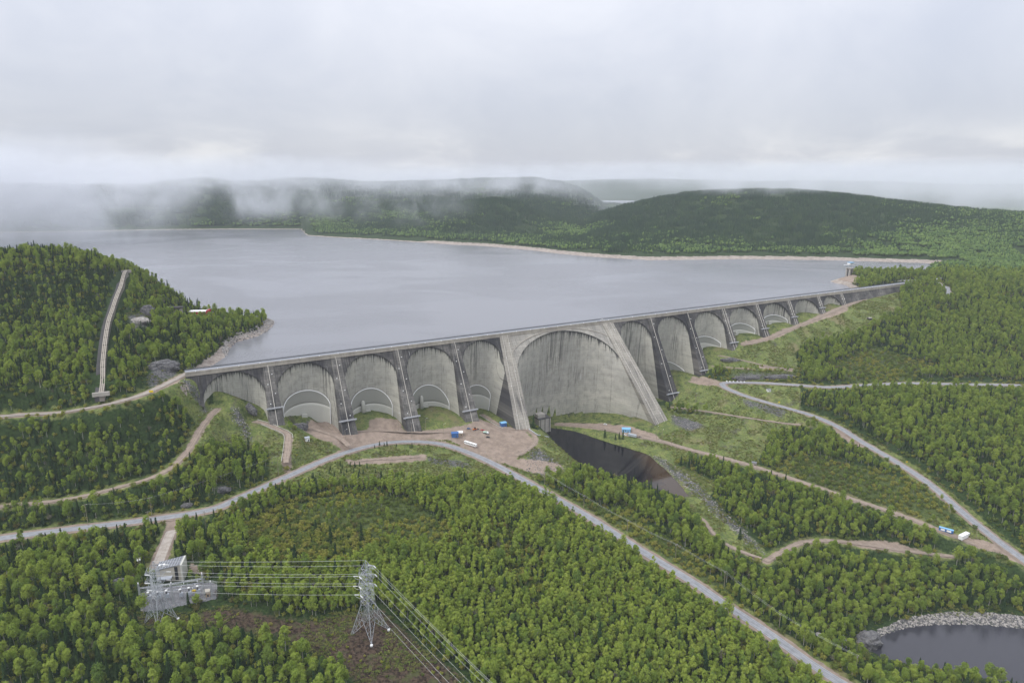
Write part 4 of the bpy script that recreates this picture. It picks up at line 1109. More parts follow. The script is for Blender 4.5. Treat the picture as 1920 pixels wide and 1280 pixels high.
def grow_shrubs():
    rs = np.random.default_rng(22); out = []
    x, y = cells(-1000, 1400, 300, 1500, 5.2, 41); z = ground(x, y)
    inscrub = area_d(x, y, 'scrub') > -3
    ok = free_of(x, y, z, .5, 1.0, ('gravel', 'pad', 'rock'))
    g = (area_d(x, y, 'grass') > -1) | (area_d(x, y, 'slash') > -1)
    u = rs.random(len(x)); pr = np.where(inscrub, .92, np.where(area_d(x, y, 'slash') > -1, .13, np.where(g, .035, .46)))
    dd, _ = seg_dist(x, y, SLIDE[:, :2]); ok &= dd > 8
    ok &= u < pr
    for kx, ky, kr in KEEP_OUT: ok &= np.hypot(x - kx, y - ky) > kr
    x, y, z, g, ins = x[ok], y[ok], z[ok], g[ok], inscrub[ok]
    for i in range(len(x)):
        a = fbm(x[i:i+1], y[i:i+1], 40, 2)[0]
        s = rs.uniform(.35, .6) if g[i] else rs.uniform(.55, 1.15)
        fam = 'shrub'
        if ins[i] and rs.random() < .10: fam = 'birch'; s = rs.uniform(.4, .65)
        k = FAM['shrub'][2] if (rs.random() < .35 + (.5 if a < 0 else -.2)) else FAM['shrub'][rs.integers(2)]
        out.append((x[i], y[i], z[i], k if fam == 'shrub' else FAM['birch'][rs.integers(5)], s, fam))
    return out
# ------------------------------------------------------------------ things around the dam
M_BLUE = simple('blue_paint', (.05, .13, .32), .5, var=.08); M_LBLUE = simple('light_blue_paint', (.20, .42, .62), .6, var=.1)
M_RED = simple('red_paint', (.38, .03, .035), .5, var=.1); M_ORANGE = simple('orange_paint', (.55, .14, .03), .5, var=.1)
M_YEL = simple('yellow_paint', (.72, .52, .03), .5, var=.05); M_GLASS = simple('dark_glass', (.02, .025, .03), .15, var=.1)
M_TYRE = simple('tyre_rubber', (.025, .025, .027), .9, var=.1); M_SILV = simple('silver_sheet', (.45, .48, .53), .45, .3, .08)
M_BLACKP = simple('black_paint', (.03, .032, .036), .35, var=.1); M_GREENP = simple('pale_green_paint', (.45, .60, .50), .5, var=.08)
M_ROOF = simple('ribbed_roof', (.17, .175, .185), .6, .1, .1, .5); M_BEIGE = simple('beige_cladding', (.40, .37, .31), .8, var=.06, scale=.15)
M_WOODP = simple('weathered_pole', (.27, .23, .17), .9, var=.25, scale=1.0); M_INS = simple('porcelain', (.70, .70, .68), .4, var=.05)
M_TOWER = simple('tower_steel', (.40, .42, .44), .55, .35, .15, .6); M_WIRE = simple('bare_conductor', (.52, .53, .52), .5, .3, .05)
M_CONC = simple('old_concrete', (.36, .335, .295), .95, var=.3, scale=.25); M_CONCD = simple('dark_concrete', (.07, .068, .066), .95, var=.3, scale=.25)
M_PEACH = simple('tan_kiosk', (.48, .37, .26), .8, var=.08)
M_ROCKT = None
def rock_material(name, c0, c1, c2):
    m, t, b = mat(name); pos = t.add('ShaderNodeNewGeometry').outputs['Position']
    n_ = t.noise(pos, .35, 5, .7, .6); n2_ = t.noise(t.vscale(pos, (.6, .6, 1.6)), .9, 4, .7)
    c = t.mix(t.step(n_, .32, .68), c0, c1); c = t.mix(t.math('MULTIPLY', t.step(n2_, .58, .72), .8), c, c2)
    t.put(b.inputs['Base Color'], c); b.inputs['Roughness'].default_value = .95
    bp = t.add('ShaderNodeBump', inp={'Height': n2_, 'Strength': .8, 'Distance': .8}); t.put(b.inputs['Normal'], bp.outputs[0])
    return m
M_ROCK = rock_material('dark_rock', (.055, .055, .06), (.17, .165, .16), (.30, .29, .27)); M_ROCKP = rock_material('pale_rock', (.20, .185, .165), (.40, .37, .34), (.50, .48, .45))

def ang(a, b): return math.atan2(b[1] - a[1], b[0] - a[0])
def room(p, r, south=0.0):
    KEEP_OUT.append((p[0], p[1], r)); d_ = math.hypot(p[0], p[1])
    for k_ in ((.5, 1.0) if south else ()): KEEP_OUT.append((p[0] * (1 - south * k_ / d_), p[1] * (1 - south * k_ / d_), r))

# --- vehicles
def wheel(e, x, y, r, w=.32):
    mb = MB(); mb.lathe((0, 0, 0), [(r * .6, -w / 2), (r, -w / 2), (r, w / 2), (r * .6, w / 2)], 12); o = mb.build('wheel', M_TYRE, e); o.location = (x, y, r); o.rotation_euler = (math.pi / 2, 0, 0)
    mb = MB(); mb.lathe((0, 0, 0), [(r * .55, -w / 2 - .01), (r * .55, w / 2 + .01)], 10); mb.build('rim', M_SILV, o)
def car(name, p, rz, paint, label, cat, L=4.7, pickup=False):
    e = empty(name, p, rz, label, cat); mb = MB()
    prof = [(-L/2, .35), (L/2, .35), (L/2, .8), (L/2 - 1.1, .98), (-L/2, 1.02)]; mb.poly(prof, 1.85).build('body', paint, e, .05)
    mb = MB(); x0, x1 = (-.5, 1.05) if pickup else (-L/2 + .3, 1.15)
    mb.poly([(x0, 1.0), (x1, .98), (x1 - .65, 1.58), (x0 + .35, 1.6)], 1.6).build('cabin', M_GLASS, e, .04)
    MB().box(((x0 + x1) / 2 - .1, 0, 1.62), (x1 - x0 - 1.1, 1.5, .07)).build('roof', paint, e)
    for x in (-L/2 + .85, L/2 - .9):
        for y in (-.85, .85): wheel(e, x, y, .36)
    for y in (-.65, .65): MB().box((L/2 + .01, y, .72), (.06, .35, .16)).build('headlight', M_WHITE, e)
    return e
def box_trailer(name, p, rz, L, W, H, m, label, cat, panels=(), hitch=True, windows=0, roofm=None):
    e = empty(name, p, rz, label, cat); MB().box((0, 0, .9 + H / 2), (L, W, H)).build('body', m, e, .06)
    MB().box((0, 0, .9 + H + .06), (L + .06, W + .06, .14)).build('roof', roofm or M_WHITE, e, .03)
    for x0, x1, pm in panels:
        for sy in (-1, 1): MB().box(((x0 + x1) / 2, sy * (W / 2 + .03), .9 + H * .52), (x1 - x0, .05, H * .62)).build('side_panel', pm, e)
    for i in range(windows):
        for sy in (-1, 1): MB().box((-L / 2 + L * (i + .7) / (windows + .4), sy * (W / 2 + .02), .9 + H * .66), (L / (windows + .4) * .72, .05, H * .32)).build('window', M_GLASS, e)
    for x in ((-L * .3, L * .32) if windows else (-L * .30, -L * .20)):
        for y in (-W / 2 + .15, W / 2 - .15): wheel(e, x, y, .5)
    if hitch:
        mb = MB(); mb.bar((L / 2, -.7, .8), (L / 2 + 1.8, 0, .75), .12); mb.bar((L / 2, .7, .8), (L / 2 + 1.8, 0, .75), .12); mb.bar((L / 2 + 1.6, 0, .75), (L / 2 + 1.6, 0, 0), .1); mb.build('hitch', M_DARKST, e)
    room(p, L * .5 + 4, 20); return e
def span(a, b):
    A, B = gpt(*a), gpt(*b); m = (A + B) / 2; m.z = float(ground(m.x, m.y)) + .1; return m, ang(A, B), (B - A).length
p, rz, L = span((870.5, 828), (894, 840)); box_trailer('coach', p, rz, L * .92, 2.8, 3.0, M_WHITE, 'long white coach parked at the edge of the gravel yard', 'bus', hitch=False, windows=7)
p, rz, L = span((1760.5, 991), (1787, 1001)); box_trailer('site_trailer', p, rz + math.pi, L, 3.2, 3.2, M_BLUE, 'blue site trailer with two white side panels beside the gravel track', 'trailer', ((-L * .36, -L * .05, M_WHITE), (L * .08, L * .36, M_WHITE)), roofm=M_LBLUE)
p, rz, L = span((1799.5, 1014), (1814, 1002)); box_trailer('box_trailer', p, rz + math.pi, L, 4.0, 4.2, M_WHITE, 'white box trailer across the gravel track near the blue trailer', 'trailer')
p, rz, L = span((1178, 817), (1193, 821)); box_trailer('cargo_trailer', p, rz, L, 3.2, 3.0, M_SILV, 'silver cargo trailer parked below the giant arch', 'trailer', roofm=M_SILV)
car('parked_car', gpt(915, 820), .35, M_BLACKP, 'black car parked in the gravel yard near the coach', 'car')
car('parked_car', gpt(879, 804), .25, simple('steel_blue_paint', (.10, .17, .33), .4), 'blue car at the back of the gravel yard', 'car')
car('pickup_truck', gpt(905, 807), -.5, M_RED, 'red pickup beside the pale green tank truck', 'pickup', 5.4, True)
car('parked_car', gpt(1171, 815), .0, M_WHITE, 'white car left of the silver trailer under the giant arch', 'car', 5.0)
car('pickup_truck', gpt(1199, 820), -.2, M_BLACKP, 'dark pickup right of the silver trailer under the giant arch', 'pickup', 5.4, True)
car('parked_car', gpt(1135, 796), -.3, M_WHITE, 'white car against the foot of the giant arch', 'car', 4.8)
_s = dam_sd(*at_z(1124, 598, 14)[:2])[0]
car('van', Vector((*dam_xy(_s, -3.5), TOPZ + .07)), math.atan2(DE[1], DE[0]), M_WHITE, 'white van driving along the crest of the dam', 'van', 6.2)
def tank_truck(p, rz):
    e = empty('tank_truck', p, rz, 'pale green tank truck in the gravel yard', 'truck'); MB().box((0, 0, .95), (7.5, 2.2, .4)).build('chassis', M_DARKST, e)
    MB().lathe((-3.4, 0, 2.2), [(.3, 0), (1.15, .2), (1.15, 4.6), (.3, 4.8)], 14, 'X').build('tank', M_GREENP, e, smooth=True)
    MB().poly([(1.6, .9), (3.7, .9), (3.7, 1.9), (3.2, 3.0), (1.6, 3.0)], 2.3).build('cab', M_WHITE, e, .06); MB().box((3.3, 0, 2.4), (.5, 2.0, .7), ry=.42).build('windscreen', M_GLASS, e)
    for x in (-2.8, -1.7, 2.8):
        for y in (-1, 1): wheel(e, x, y, .5)
tank_truck(gpt(911, 813), -.3)
def loader(p, rz):
    e = empty('wheel_loader', p, rz, 'orange wheel loader at the back of the gravel yard', 'loader'); MB().poly([(-3, .8), (1.2, .8), (1.2, 1.9), (-3, 2.1)], 2.2).build('body', M_ORANGE, e, .08)
    MB().box((-.3, 0, 2.8), (1.6, 1.7, 1.7), taper=.85).build('cab', M_GLASS, e); MB().bar((1, 0, 1.6), (3.6, 0, 1.0), .35).build('lift_arm', M_ORANGE, e)
    MB().poly([(3.4, .2), (4.6, .2), (4.2, 1.5), (3.4, 1.4)], 2.8).build('bucket', M_DARKST, e)
    for x in (-2, .7):
        for y in (-1.1, 1.1): wheel(e, x, y, .8, .6)
loader(gpt(891, 806), .6)

# --- small buildings
def hut(name, p, rz, L, W, H, wm, rm, label, cat, pitch=.28, door=True, nwin=2, eave=.4):
    e = empty(name, p, rz, label, cat); MB().box((0, 0, H / 2 - .5), (L, W, H + 1)).build('walls', wm, e)
    r = MB(); h = W / 2 * pitch; k = W / 2 + eave
    r.v += [(x, y, z) for x in (-L / 2 - eave, L / 2 + eave) for y, z in ((-k, H - .05), (k, H - .05), (k, H + .15), (0, H + .15 + h), (-k, H + .15))]
    r.f += [(0, 1, 2, 3, 4), (9, 8, 7, 6, 5)] + [(i, (i + 1) % 5, 5 + (i + 1) % 5, 5 + i) for i in range(5)]; r.build('roof', rm, e)
    if door: MB().box((L * .22, -W / 2 - .03, 1.05), (1.1, .08, 2.1)).build('door', M_DARKST, e)
    for i in range(nwin): MB().box((-L * .35 + i * L * .25, -W / 2 - .03, H * .55), (L * .13, .08, H * .28)).build('window', M_GLASS, e)
    room(p, max(L, W) * .6 + 3, 14); return e
_dz = math.atan2(DE[1], DE[0])
hut('storage_tent', gpt(853, 820), .15, 8, 6, 4.2, M_BLUE, M_BLUE, 'blue storage shelter at the left end of the gravel yard', 'shelter', .5, nwin=0)
hut('storage_tent', gpt(862.5, 816), .15, 6, 6, 3.8, M_PEACH, M_WHITE, 'white roofed shelter beside the blue one in the gravel yard', 'shelter', .5, nwin=0)
hut('pier_shed', gpt(943.5, 797), _dz, 7, 6, 5, M_BLUE, M_LBLUE, 'blue shed in the shadow left of the broad pier', 'shed', .2, nwin=0)
hut('site_hut', gpt(1174, 806), _dz - .6, 11, 7, 4.5, M_LBLUE, M_LBLUE, 'light blue hut at the foot of the giant arch', 'hut', .35)
hut('meter_shed', gpt(576, 826), .5, 4.5, 4, 4, M_WHITE, M_SILV, 'small white shed alone on the grass below the dam', 'shed', .25, nwin=1)
hut('trackside_box', gpt(1441, 733), .1, 5, 4, 3.2, M_WHITE, M_ROOF, 'small grey box inside the hairpin bend', 'shed', .1, nwin=1)
hut('slope_cabin', gpt(1630, 599), .4, 6, 5, 3.2, M_CONCD, M_CONC, 'dark little cabin on the grassy slope right of the dam', 'cabin', .2, nwin=0)
hut('roadside_kiosk', gpt(1414, 869), -.4, 5, 4, 3.2, M_CONC, M_ROOF, 'grey kiosk beside the valley track at the forest edge', 'kiosk', .2, nwin=0)
hut('lake_house', Vector((*at_z(1637, 511, 6)[:2], 5.0)), -.3, 16, 10, 5, M_BEIGE, M_WHITE, 'pale house among trees on the lake point near the intake tower', 'house', .45)
p = Vector(at_z(329, 585, 26)); p.z = 21
e = empty('concrete_portal', p, .1, 'grey concrete portal above the treetops of the left headland', 'structure')
for x in (-8, 8): MB().box((x, 0, 2.2), (2.6, 6, 18), taper=.85).build('leg', M_CONC, e)
MB().box((0, 0, 12.0), (22, 7, 2.2)).build('beam', M_CONCD, e, .1); MB().bar((-7, 0, 2), (6, 0, 10.8), .9).build('brace', M_CONC, e); room(p, 12)
p = Vector(at_z(375, 590, 15)); p.z = 10.5
e = empty('lakeside_hall', p, .05, 'red hall with a white roof above the treetops of the headland', 'building')
MB().box((0, 0, 4.5), (28, 12, 11)).build('walls', M_RED, e); MB().box((-1.5, 0, 10.4), (27, 12.6, 1.0)).build('roof', M_WHITE, e, .2); MB().box((13, 0, 7), (3, 12.5, 10)).build('end_tower', M_RED, e); room(p, 14)

# valve house at the foot of the pier
_p = gpt(1014, 804); p = Vector((_p.x, _p.y, _p.z - 6))
p = Vector((*at_z(1017, 800, -118)[:2], -126.0)); e = empty('valve_house', p, _dz, 'pale concrete valve house between the broad pier and the dark pool', 'building')
MB().box((0, 0, 10), (19, 13, 24)).build('walls', C_SPANL if False else M_CONC, e, .2); MB().box((-3, 2, 24.5), (12, 9, 6)).build('upper_storey', M_CONC, e, .2); MB().box((0, 0, 22.2), (20, 14, .8)).build('cornice', M_CONCD, e)
for x in (-7, 0, 7): MB().box((x, -6.6, 10), (.7, .5, 23)).build('pilaster', M_CONCD, e)
# pipe from the pier to the bank
A, B, C_ = gpt(992, 808), gpt(1008, 820), gpt(1029, 821)
e = empty('pipe_run', A, 0, 'grey pipe running down the bank beside the broad pier', 'pipe'); up = Vector((0, 0, 1.4))
mb = MB(); mb.tube([up, B - A + up, C_ - A + up], .75, 8); mb.build('pipe', M_STEEL, e)
for q in (0.1, .5, .9):
    for U, V in ((A, B), (B, C_)):
        w_ = U.lerp(V, q) - A; MB().box((w_.x, w_.y, w_.z + .3), (1.6, 1.6, 2.2)).build('support', M_CONC, e)

# intake tower in the lake
p = Vector((*at_z(1592, 520, 0)[:2], -4)); e = empty('intake_tower', p, .35, 'grey concrete intake tower standing in the lake with a white cabin on top', 'tower')
for x, y in ((-4, -4), (4, -4), (-4, 4), (4, 4)): MB().box((x, y, 12), (3.4, 3.4, 24)).build('pillar', M_CONC, e)
MB().box((0, 0, 11), (8.5, 8.5, 21)).build('shaft', M_CONCD, e); MB().box((0, 0, 24.4), (13, 13, 1.0)).build('deck', M_CONC, e)
mb = MB()
for x, y in ((-4, -3), (4, -3), (-4, 3), (4, 3)): mb.bar((x, y, 24.5), (x, y, 33), .45)
for a, b in (((-4, -3), (4, -3)), ((4, -3), (4, 3)), ((-4, 3), (4, 3)), ((-4, -3), (-4, 3))): mb.bar((*a, 25), (*b, 32), .3)
mb.build('trestle', M_STEEL, e); MB().box((0, 0, 34.6), (11, 8, 4.0)).build('cabin', M_WHITE, e, .1); MB().box((0, 0, 37.0), (12, 9, .8)).build('roof', M_LBLUE, e); MB().box((0, -4.05, 34.8), (9, .1, 1.4)).build('window', M_GLASS, e)
MB().box((-12, 0, 32.3), (14, 1.6, .5)).build('crane_beam', M_WHITE, e)

# old cableway track climbing the left hill
def slide():
    P = SLIDE.copy(); P[:, 2] = ground(P[:, 0], P[:, 1]); k = 9; z = np.convolve(np.pad(P[:, 2], k, mode='edge'), np.ones(2 * k + 1) / (2 * k + 1), 'valid'); P[:, 2] = z + 5.5
    e = empty('cableway_track', Vector(P[-1]), 0, 'long curved concrete cableway track climbing the wooded hill on the left', 'track'); O = np.array(e.location)
    T = np.gradient(P[:, :2], axis=0); T /= np.linalg.norm(T, axis=1)[:, None]; N = np.column_stack([T[:, 1], -T[:, 0]])
    if N[len(N)//2, 0] < 0: N = -N
    def strip(a, b, z0, z1, name, m):
        n = len(P); V = []
        for off, zz in ((a, z0), (b, z0), (b, z1), (a, z1)): V.append(np.column_stack([P[:, :2] + N * off, P[:, 2] + zz]) - O)
        V = np.stack(V, 1).reshape(-1, 3); F = [(i*4+j, i*4+(j+1) % 4, (i+1)*4+(j+1) % 4, (i+1)*4+j) for i in range(n - 1) for j in range(4)] + [(0, 3, 2, 1), tuple((n-1)*4+q for q in range(4))]
        me = bpy.data.meshes.new(name); me.from_pydata(V.tolist(), [], F); me.materials.append(m); bm = bmesh.new(); bm.from_mesh(me); bmesh.ops.recalc_face_normals(bm, faces=bm.faces[:]); bm.to_mesh(me); bm.free()
        return put(name, me, e)
    strip(-1.0, 3.4, -9, 0.0, 'track_slab', simple('streaked_concrete', (.22, .20, .17), .95, var=.55, scale=.35)); strip(-5.2, -1.0, -9, -3.0, 'dark_ledge', M_CONCD)
    for a, b in ((-.8, -.3), (.9, 1.4), (2.6, 3.1)): strip(a, b, .0, .7, 'rail_beam', simple('rail_concrete', (.45, .40, .33), .9, var=.2, scale=.3) if 'rail_concrete' not in MATS else MATS['rail_concrete'])
    for i in range(3, len(P) - 3, 5):
        c = np.append(P[i, :2] + N[i] * 1.7, P[i, 2] + .15) - O; MB().box(c, (6.0, 1.0, .5), math.atan2(N[i, 1], N[i, 0])).build('cross_beam', M_CONCD, e)
    for i, w_ in ((0, 13), (len(P) - 1, 15)):
        c = np.append(P[i, :2] + N[i] * 1.0, P[i, 2] - 1.5) - O; MB().box(c, (w_, 2.4, 4.0), math.atan2(N[i, 1], N[i, 0])).build('end_wall', M_CONC, e, .1)
slide()

# --- transmission towers
def lattice(mb, lv, w_leg, w_br):
    """lv: list of (z, half width)"""
    def cn(z, h): return [Vector((sx * h, sy * h, z)) for sx, sy in ((-1, -1), (1, -1), (1, 1), (-1, 1))]
    for (z0, h0), (z1, h1) in zip(lv[:-1], lv[1:]):
        A, B = cn(z0, h0), cn(z1, h1)
        for i in range(4):
            j = (i + 1) % 4; mb.bar(A[i], B[i], w_leg); mb.bar(A[i], B[j], w_br); mb.bar(A[j], B[i], w_br); mb.bar(B[i], B[j], w_br)
ARMS = ((.61, 5.2), (.735, 6.0), (.86, 5.2))
def tower(px, top_y, rz, label):
    p = gpt(*px); d_ = math.hypot(p.x, p.y)
    hs = np.arange(20, 80, .25); q = to_px(np.column_stack([np.full(len(hs), p.x), np.full(len(hs), p.y), p.z + hs])); H = float(hs[np.argmin(abs(q[:, 1] - top_y))])
    e = empty('transmission_tower', p, rz, label, 'pylon', 'transmission towers'); hb = H * .165
    # splayed base: four legs each a lattice of its own
    zt, ht = H * .40, H * .062
    for sx, sy in ((-1, -1), (1, -1), (1, 1), (-1, 1)):
        mb = MB(); f = Vector((sx * hb, sy * hb, 0)); t_ = Vector((sx * ht, sy * ht, zt)); mb.bar(f, t_, .34)
        for k_, (ax, ay) in enumerate(((-sx, sy), (sx, -sy))):
            g = Vector((ax * ht * 1.02, ay * ht * 1.02, zt)); pts = [f.lerp(t_, u) for u in (.2, .4, .6, .8, 1)]; inn = [f.lerp(Vector((0 if ax != sx else sx * hb * .55, 0 if ay != sy else sy * hb * .55, zt * .46)), u) for u in (.25, .5, .75, 1)]
            mb.bar(f, inn[-1], .22)
            for a, b in zip(pts, inn): mb.bar(a, b, .15)
            for a, b in zip(pts[1:], inn): mb.bar(a, b, .15)
            mb.bar(inn[-1], Vector((ax * ht, ay * ht, zt)).lerp(t_, .5), .2); mb.bar(pts[2], Vector((ax * hb, ay * hb, 0)).lerp(Vector((ax * ht, ay * ht, zt)), .6), .16); mb.bar(pts[3], Vector((ax * hb, ay * hb, 0)).lerp(Vector((ax * ht, ay * ht, zt)), .8), .16)
        mb.build('leg', M_TOWER, e); MB().lathe((f.x, f.y, -.8), [(1.0, 0), (1.0, 1.1), (.7, 1.3)], 10).build('footing', M_WHITE, e)
    mb = MB(); z = [zt + (H * .90 - zt) * i / 8 for i in range(9)]; lattice(mb, [(a, ht + (H * .042 - ht) * i / 8) for i, a in enumerate(z)], .26, .15); mb.build('body', M_TOWER, e)
    mb = MB(); ap = Vector((0, 0, H)); h9 = H * .042
    for sx, sy in ((-1, -1), (1, -1), (1, 1), (-1, 1)): mb.bar((sx * h9, sy * h9, H * .90), ap, .2); mb.bar((sx * h9, sy * h9, H * .90), (-sx * h9 * .5, sy * h9 * .5, H * .95), .13)
    mb.build('peak', M_TOWER, e); tips = []
    for fz, La in ARMS:
        for sg in (-1, 1):
            mb = MB(); tip = Vector((sg * (h9 + La), 0, H * fz)); r0 = ht * .9
            for y in (-1, 1):
                mb.bar((sg * r0, y * r0, H * fz), tip, .2); mb.bar((sg * r0, y * r0, H * fz + 2.6), tip, .17)
                for u in (.33, .66):
                    a = Vector((sg * r0, y * r0, H * fz)).lerp(tip, u); b = Vector((sg * r0, y * r0, H * fz + 2.6)).lerp(tip, u); mb.bar(a, b, .13); mb.bar(a, Vector((sg * r0, -y * r0, H * fz)).lerp(tip, u), .12)
            mb.build('cross_arm', M_TOWER, e); tips.append(tip)
    room(p, H * .32)
    M = Matrix.Translation(p) @ Matrix.Rotation(rz, 4, 'Z')
    return e, [M @ t for t in tips], M @ ap, M
T1, tips1, ap1, M1 = tower((693, 1186), 1050, R(62), 'lattice transmission tower standing alone in the brown clearing')
T2, tips2, ap2, M2 = tower((302, 1164), 1052, R(62), 'lattice transmission tower in front of the substation')
def insulator(e, M, a, b, L=3.4):
    Mi = M.inverted(); a_, b_ = Mi @ Vector(a), Mi @ Vector(b); d = (b_ - a_).normalized(); mb = MB(); mb.bar(a_, a_ + d * .8, .08)
    for i in range(7): mb.bar(a_ + d * (.8 + i * .42), a_ + d * (1.15 + i * .42), .42, .22, 8)
    mb.build('insulator', M_INS, e); return Vector(a) + (Vector(b) - Vector(a)).normalized() * (L + .4)
def wire(name, a, b, sag, r, label, cat, group, n=22):
    a, b = Vector(a), Vector(b); pts = [a.lerp(b, i / n) - Vector((0, 0, sag * 4 * (i / n) * (1 - i / n))) for i in range(n + 1)]
    mb = MB(); mb.tube([q - a for q in pts], r, 4); o = mb.build(name, M_WIRE, None, label=label, category=cat, group=group); o.location = a
wy = ('lower', 'middle', 'upper')
EXIT = Vector(at_z(925, 1280, ap1.z - 10)) - ap1
for i in range(6):
    side = 'near' if i % 2 == 0 else 'far'
    a = insulator(T1, M1, tips1[i], tips2[i]); b = insulator(T2, M2, tips2[i], tips1[i])
    wire('power_line', a, b, 1.2, .085, f'{side} {wy[i // 2]} conductor strung between the two transmission towers', 'power line', 'conductors between the towers')
    c = tips1[i] + EXIT * 1.7; a2 = insulator(T1, M1, tips1[i], c)
    wire('power_line', a2, c, 2.5, .085, f'{side} {wy[i // 2]} conductor running from the right tower to the lower right', 'power line', 'conductors leaving the right tower')
    mb = MB(); Mi = M1.inverted(); q0, q1 = Mi @ a, Mi @ a2; mid = (q0 + q1) / 2 - Vector((0, 0, 2.6)); pts = [q0 * (1 - t) ** 2 + mid * 2 * t * (1 - t) + q1 * t * t for t in np.linspace(0, 1, 9)]; mb.tube(pts, .1, 4); mb.build('jumper_loop', M_WIRE, T1)
wire('ground_wire', ap1, ap2, .8, .09, 'thin ground wire between the tops of the two towers', 'power line', 'ground wires')
wire('ground_wire', ap1, ap1 + EXIT * 1.7, 2.0, .09, 'thin ground wire leaving the top of the right tower', 'power line', 'ground wires')

# --- substation
pa, pb = gpt(316, 1090), gpt(345, 1086)
bz = ang(pa, pb); L = 20.0
p = (gpt(306, 1082) + gpt(338, 1078)) / 2; p.z = float(ground(p.x, p.y))
e = empty('control_building', p, R(12), 'beige control building with a grey ribbed roof behind the substation yard', 'building')
w0 = MB(); w0.poly([(-9, -1), (9, -1), (9, 12.5), (-9, 9.5)], 12).build('walls', M_BEIGE, e); MB().box((0, 0, 11.25), (18.8, 12.8, .5), ry=-math.atan2(3, 18)).build('roof', M_ROOF, e)
for i in range(9):
    x = -8.4 + i * 2.1; MB().box((x, 0, 11.55 + x / 6), (.18, 12.6, .25)).build('roof_rib', M_SILV, e)
MB().box((5.4, -6.1, 5.6), (2.2, .3, 11.0)).build('tall_opening', M_BLACKP, e); MB().box((9.5, -.5, 6), (1.4, 13.5, 14.4)).build('end_wall', M_THERM2, e, .1)
MB().box((-2, -6.2, 2.0), (7, .3, 3.2)).build('shutter', M_DARKST, e); MB().box((-2.5, -8, 4.0), (10, 4, .5)).build('canopy', M_SILV, e)
for i, x in enumerate((-6.5, -4.0)): MB().box((x, -2, 11.4), (1.8, 2.2, 1.3)).build('roof_unit', M_WHITE, e)
room(p, 17)
names = ['leftmost', 'second from the left', 'third from the left', 'middle right', 'second from the right', 'rightmost']
for i, (x, y) in enumerate(((281, 1128), (299, 1127), (315, 1124), (341, 1122), (357, 1119), (373, 1116))):
    p = gpt(x, y); e = empty('circuit_breaker', p, R(10), f'grey circuit breaker with white bushing, {names[i]} in the substation yard', 'switchgear', 'circuit breakers in the substation')
    for dx in (-.9, .9): MB().box((dx, 0, 1.5), (.3, .3, 3.2)).build('leg', M_STEEL, e)
    MB().poly([(-1.3, 2.2), (1.5, 2.2), (1.2, 5.2), (-.9, 5.2)], 1.6).build('cabinet', M_SILV, e, .05)
    mb = MB(); mb.lathe((-.4, 0, 5.1), [(.35, 0), (.6, .4), (.35, .8), (.6, 1.2), (.35, 1.6), (.55, 2.0), (.3, 2.4)], 10); mb.build('bushing', M_DARKST, e); MB().lathe((-.4, 0, 7.3), [(.3, 0), (.95, .35), (.95, .9), (.3, 1.2)], 10).build('cap', M_INS, e, smooth=True)
for x, y, h, lab in ((266, 1143, 21, 'front left'), (326, 1134, 18, 'front middle'), (384, 1123, 21, 'front right'), (398, 1122, 14, 'back right'), (288, 1118, 16, 'back left')):
    p = gpt(x, y); e = empty('gantry_post', p, 0, f'grey steel gantry post at the {lab} of the substation yard', 'post', 'gantry posts of the substation'); mb = MB(); lattice(mb, [(h * i / 8, .55 - .02 * i) for i in range(9)], .16, .08); mb.build('mast', M_STEEL, e)
    MB().lathe((0, 0, -.6), [(.9, 0), (.9, .8)], 8).build('footing', M_CONC, e); MB().lathe((0, 0, h), [(.2, 0), (.45, .3), (.2, .6), (.45, .9), (.15, 1.3)], 8).build('insulator', M_INS, e)
# beams, busbars and the fence of the yard
gp = [gpt(266, 1143), gpt(326, 1134), gpt(384, 1123)]
for i in range(2):
    a = gp[i] + Vector((0, 0, 17)); b = gp[i + 1] + Vector((0, 0, 17)); mb = MB(); d_ = b - a; n_ = 10; off = Vector((0, 0, 1.0)); sd_ = Vector((0, .8, 0))
    for o_ in (Vector(), off, sd_): mb.bar(o_, d_ + o_, .16)
    for k_ in range(n_): mb.bar(d_ * (k_ / n_), d_ * ((k_ + .5) / n_) + off, .09); mb.bar(d_ * ((k_ + .5) / n_) + off, d_ * ((k_ + 1) / n_), .09); mb.bar(d_ * (k_ / n_), d_ * ((k_ + .5) / n_) + sd_, .09)
    o = mb.build('gantry_beam', M_STEEL, None, label=f'lattice beam across the {("left", "right")[i]} half of the substation gantry', category='beam', group='gantry beams'); o.location = a
bus0 = [gpt(274, 1132), gpt(378, 1114)]
for i in range(3):
    a = bus0[0] + Vector((0, i * 4.0, 7.5 + i * .3)); b = bus0[1] + Vector((0, i * 4.0, 7.5 + i * .3)); e = empty('busbar', a, 0, f'{("front", "middle", "back")[i]} grey busbar on posts over the substation yard', 'busbar', 'busbars of the substation')
    MB().bar((0, 0, 0), b - a, .14, n=6).build('tube', M_SILV, e)
    for q in (.1, .35, .6, .85):
        w_ = (b - a) * q; MB().bar((w_.x, w_.y, w_.z - 1.2), (w_.x, w_.y, w_.z - 8), .2).build('post', M_STEEL, e); MB().lathe((w_.x, w_.y, w_.z - 1.3), [(.2, 0), (.34, .25), (.2, .5), (.34, .75), (.15, 1.2)], 8).build('insulator', M_INS, e)
FQ = at([(261,1113),(300,1101),(392,1092),(407,1095),(405,1122),(330,1137),(267,1147)]); e = empty('yard_fence', Vector(FQ[0]), 0, 'thin steel fence round the substation yard', 'fence'); O = Vector(FQ[0])
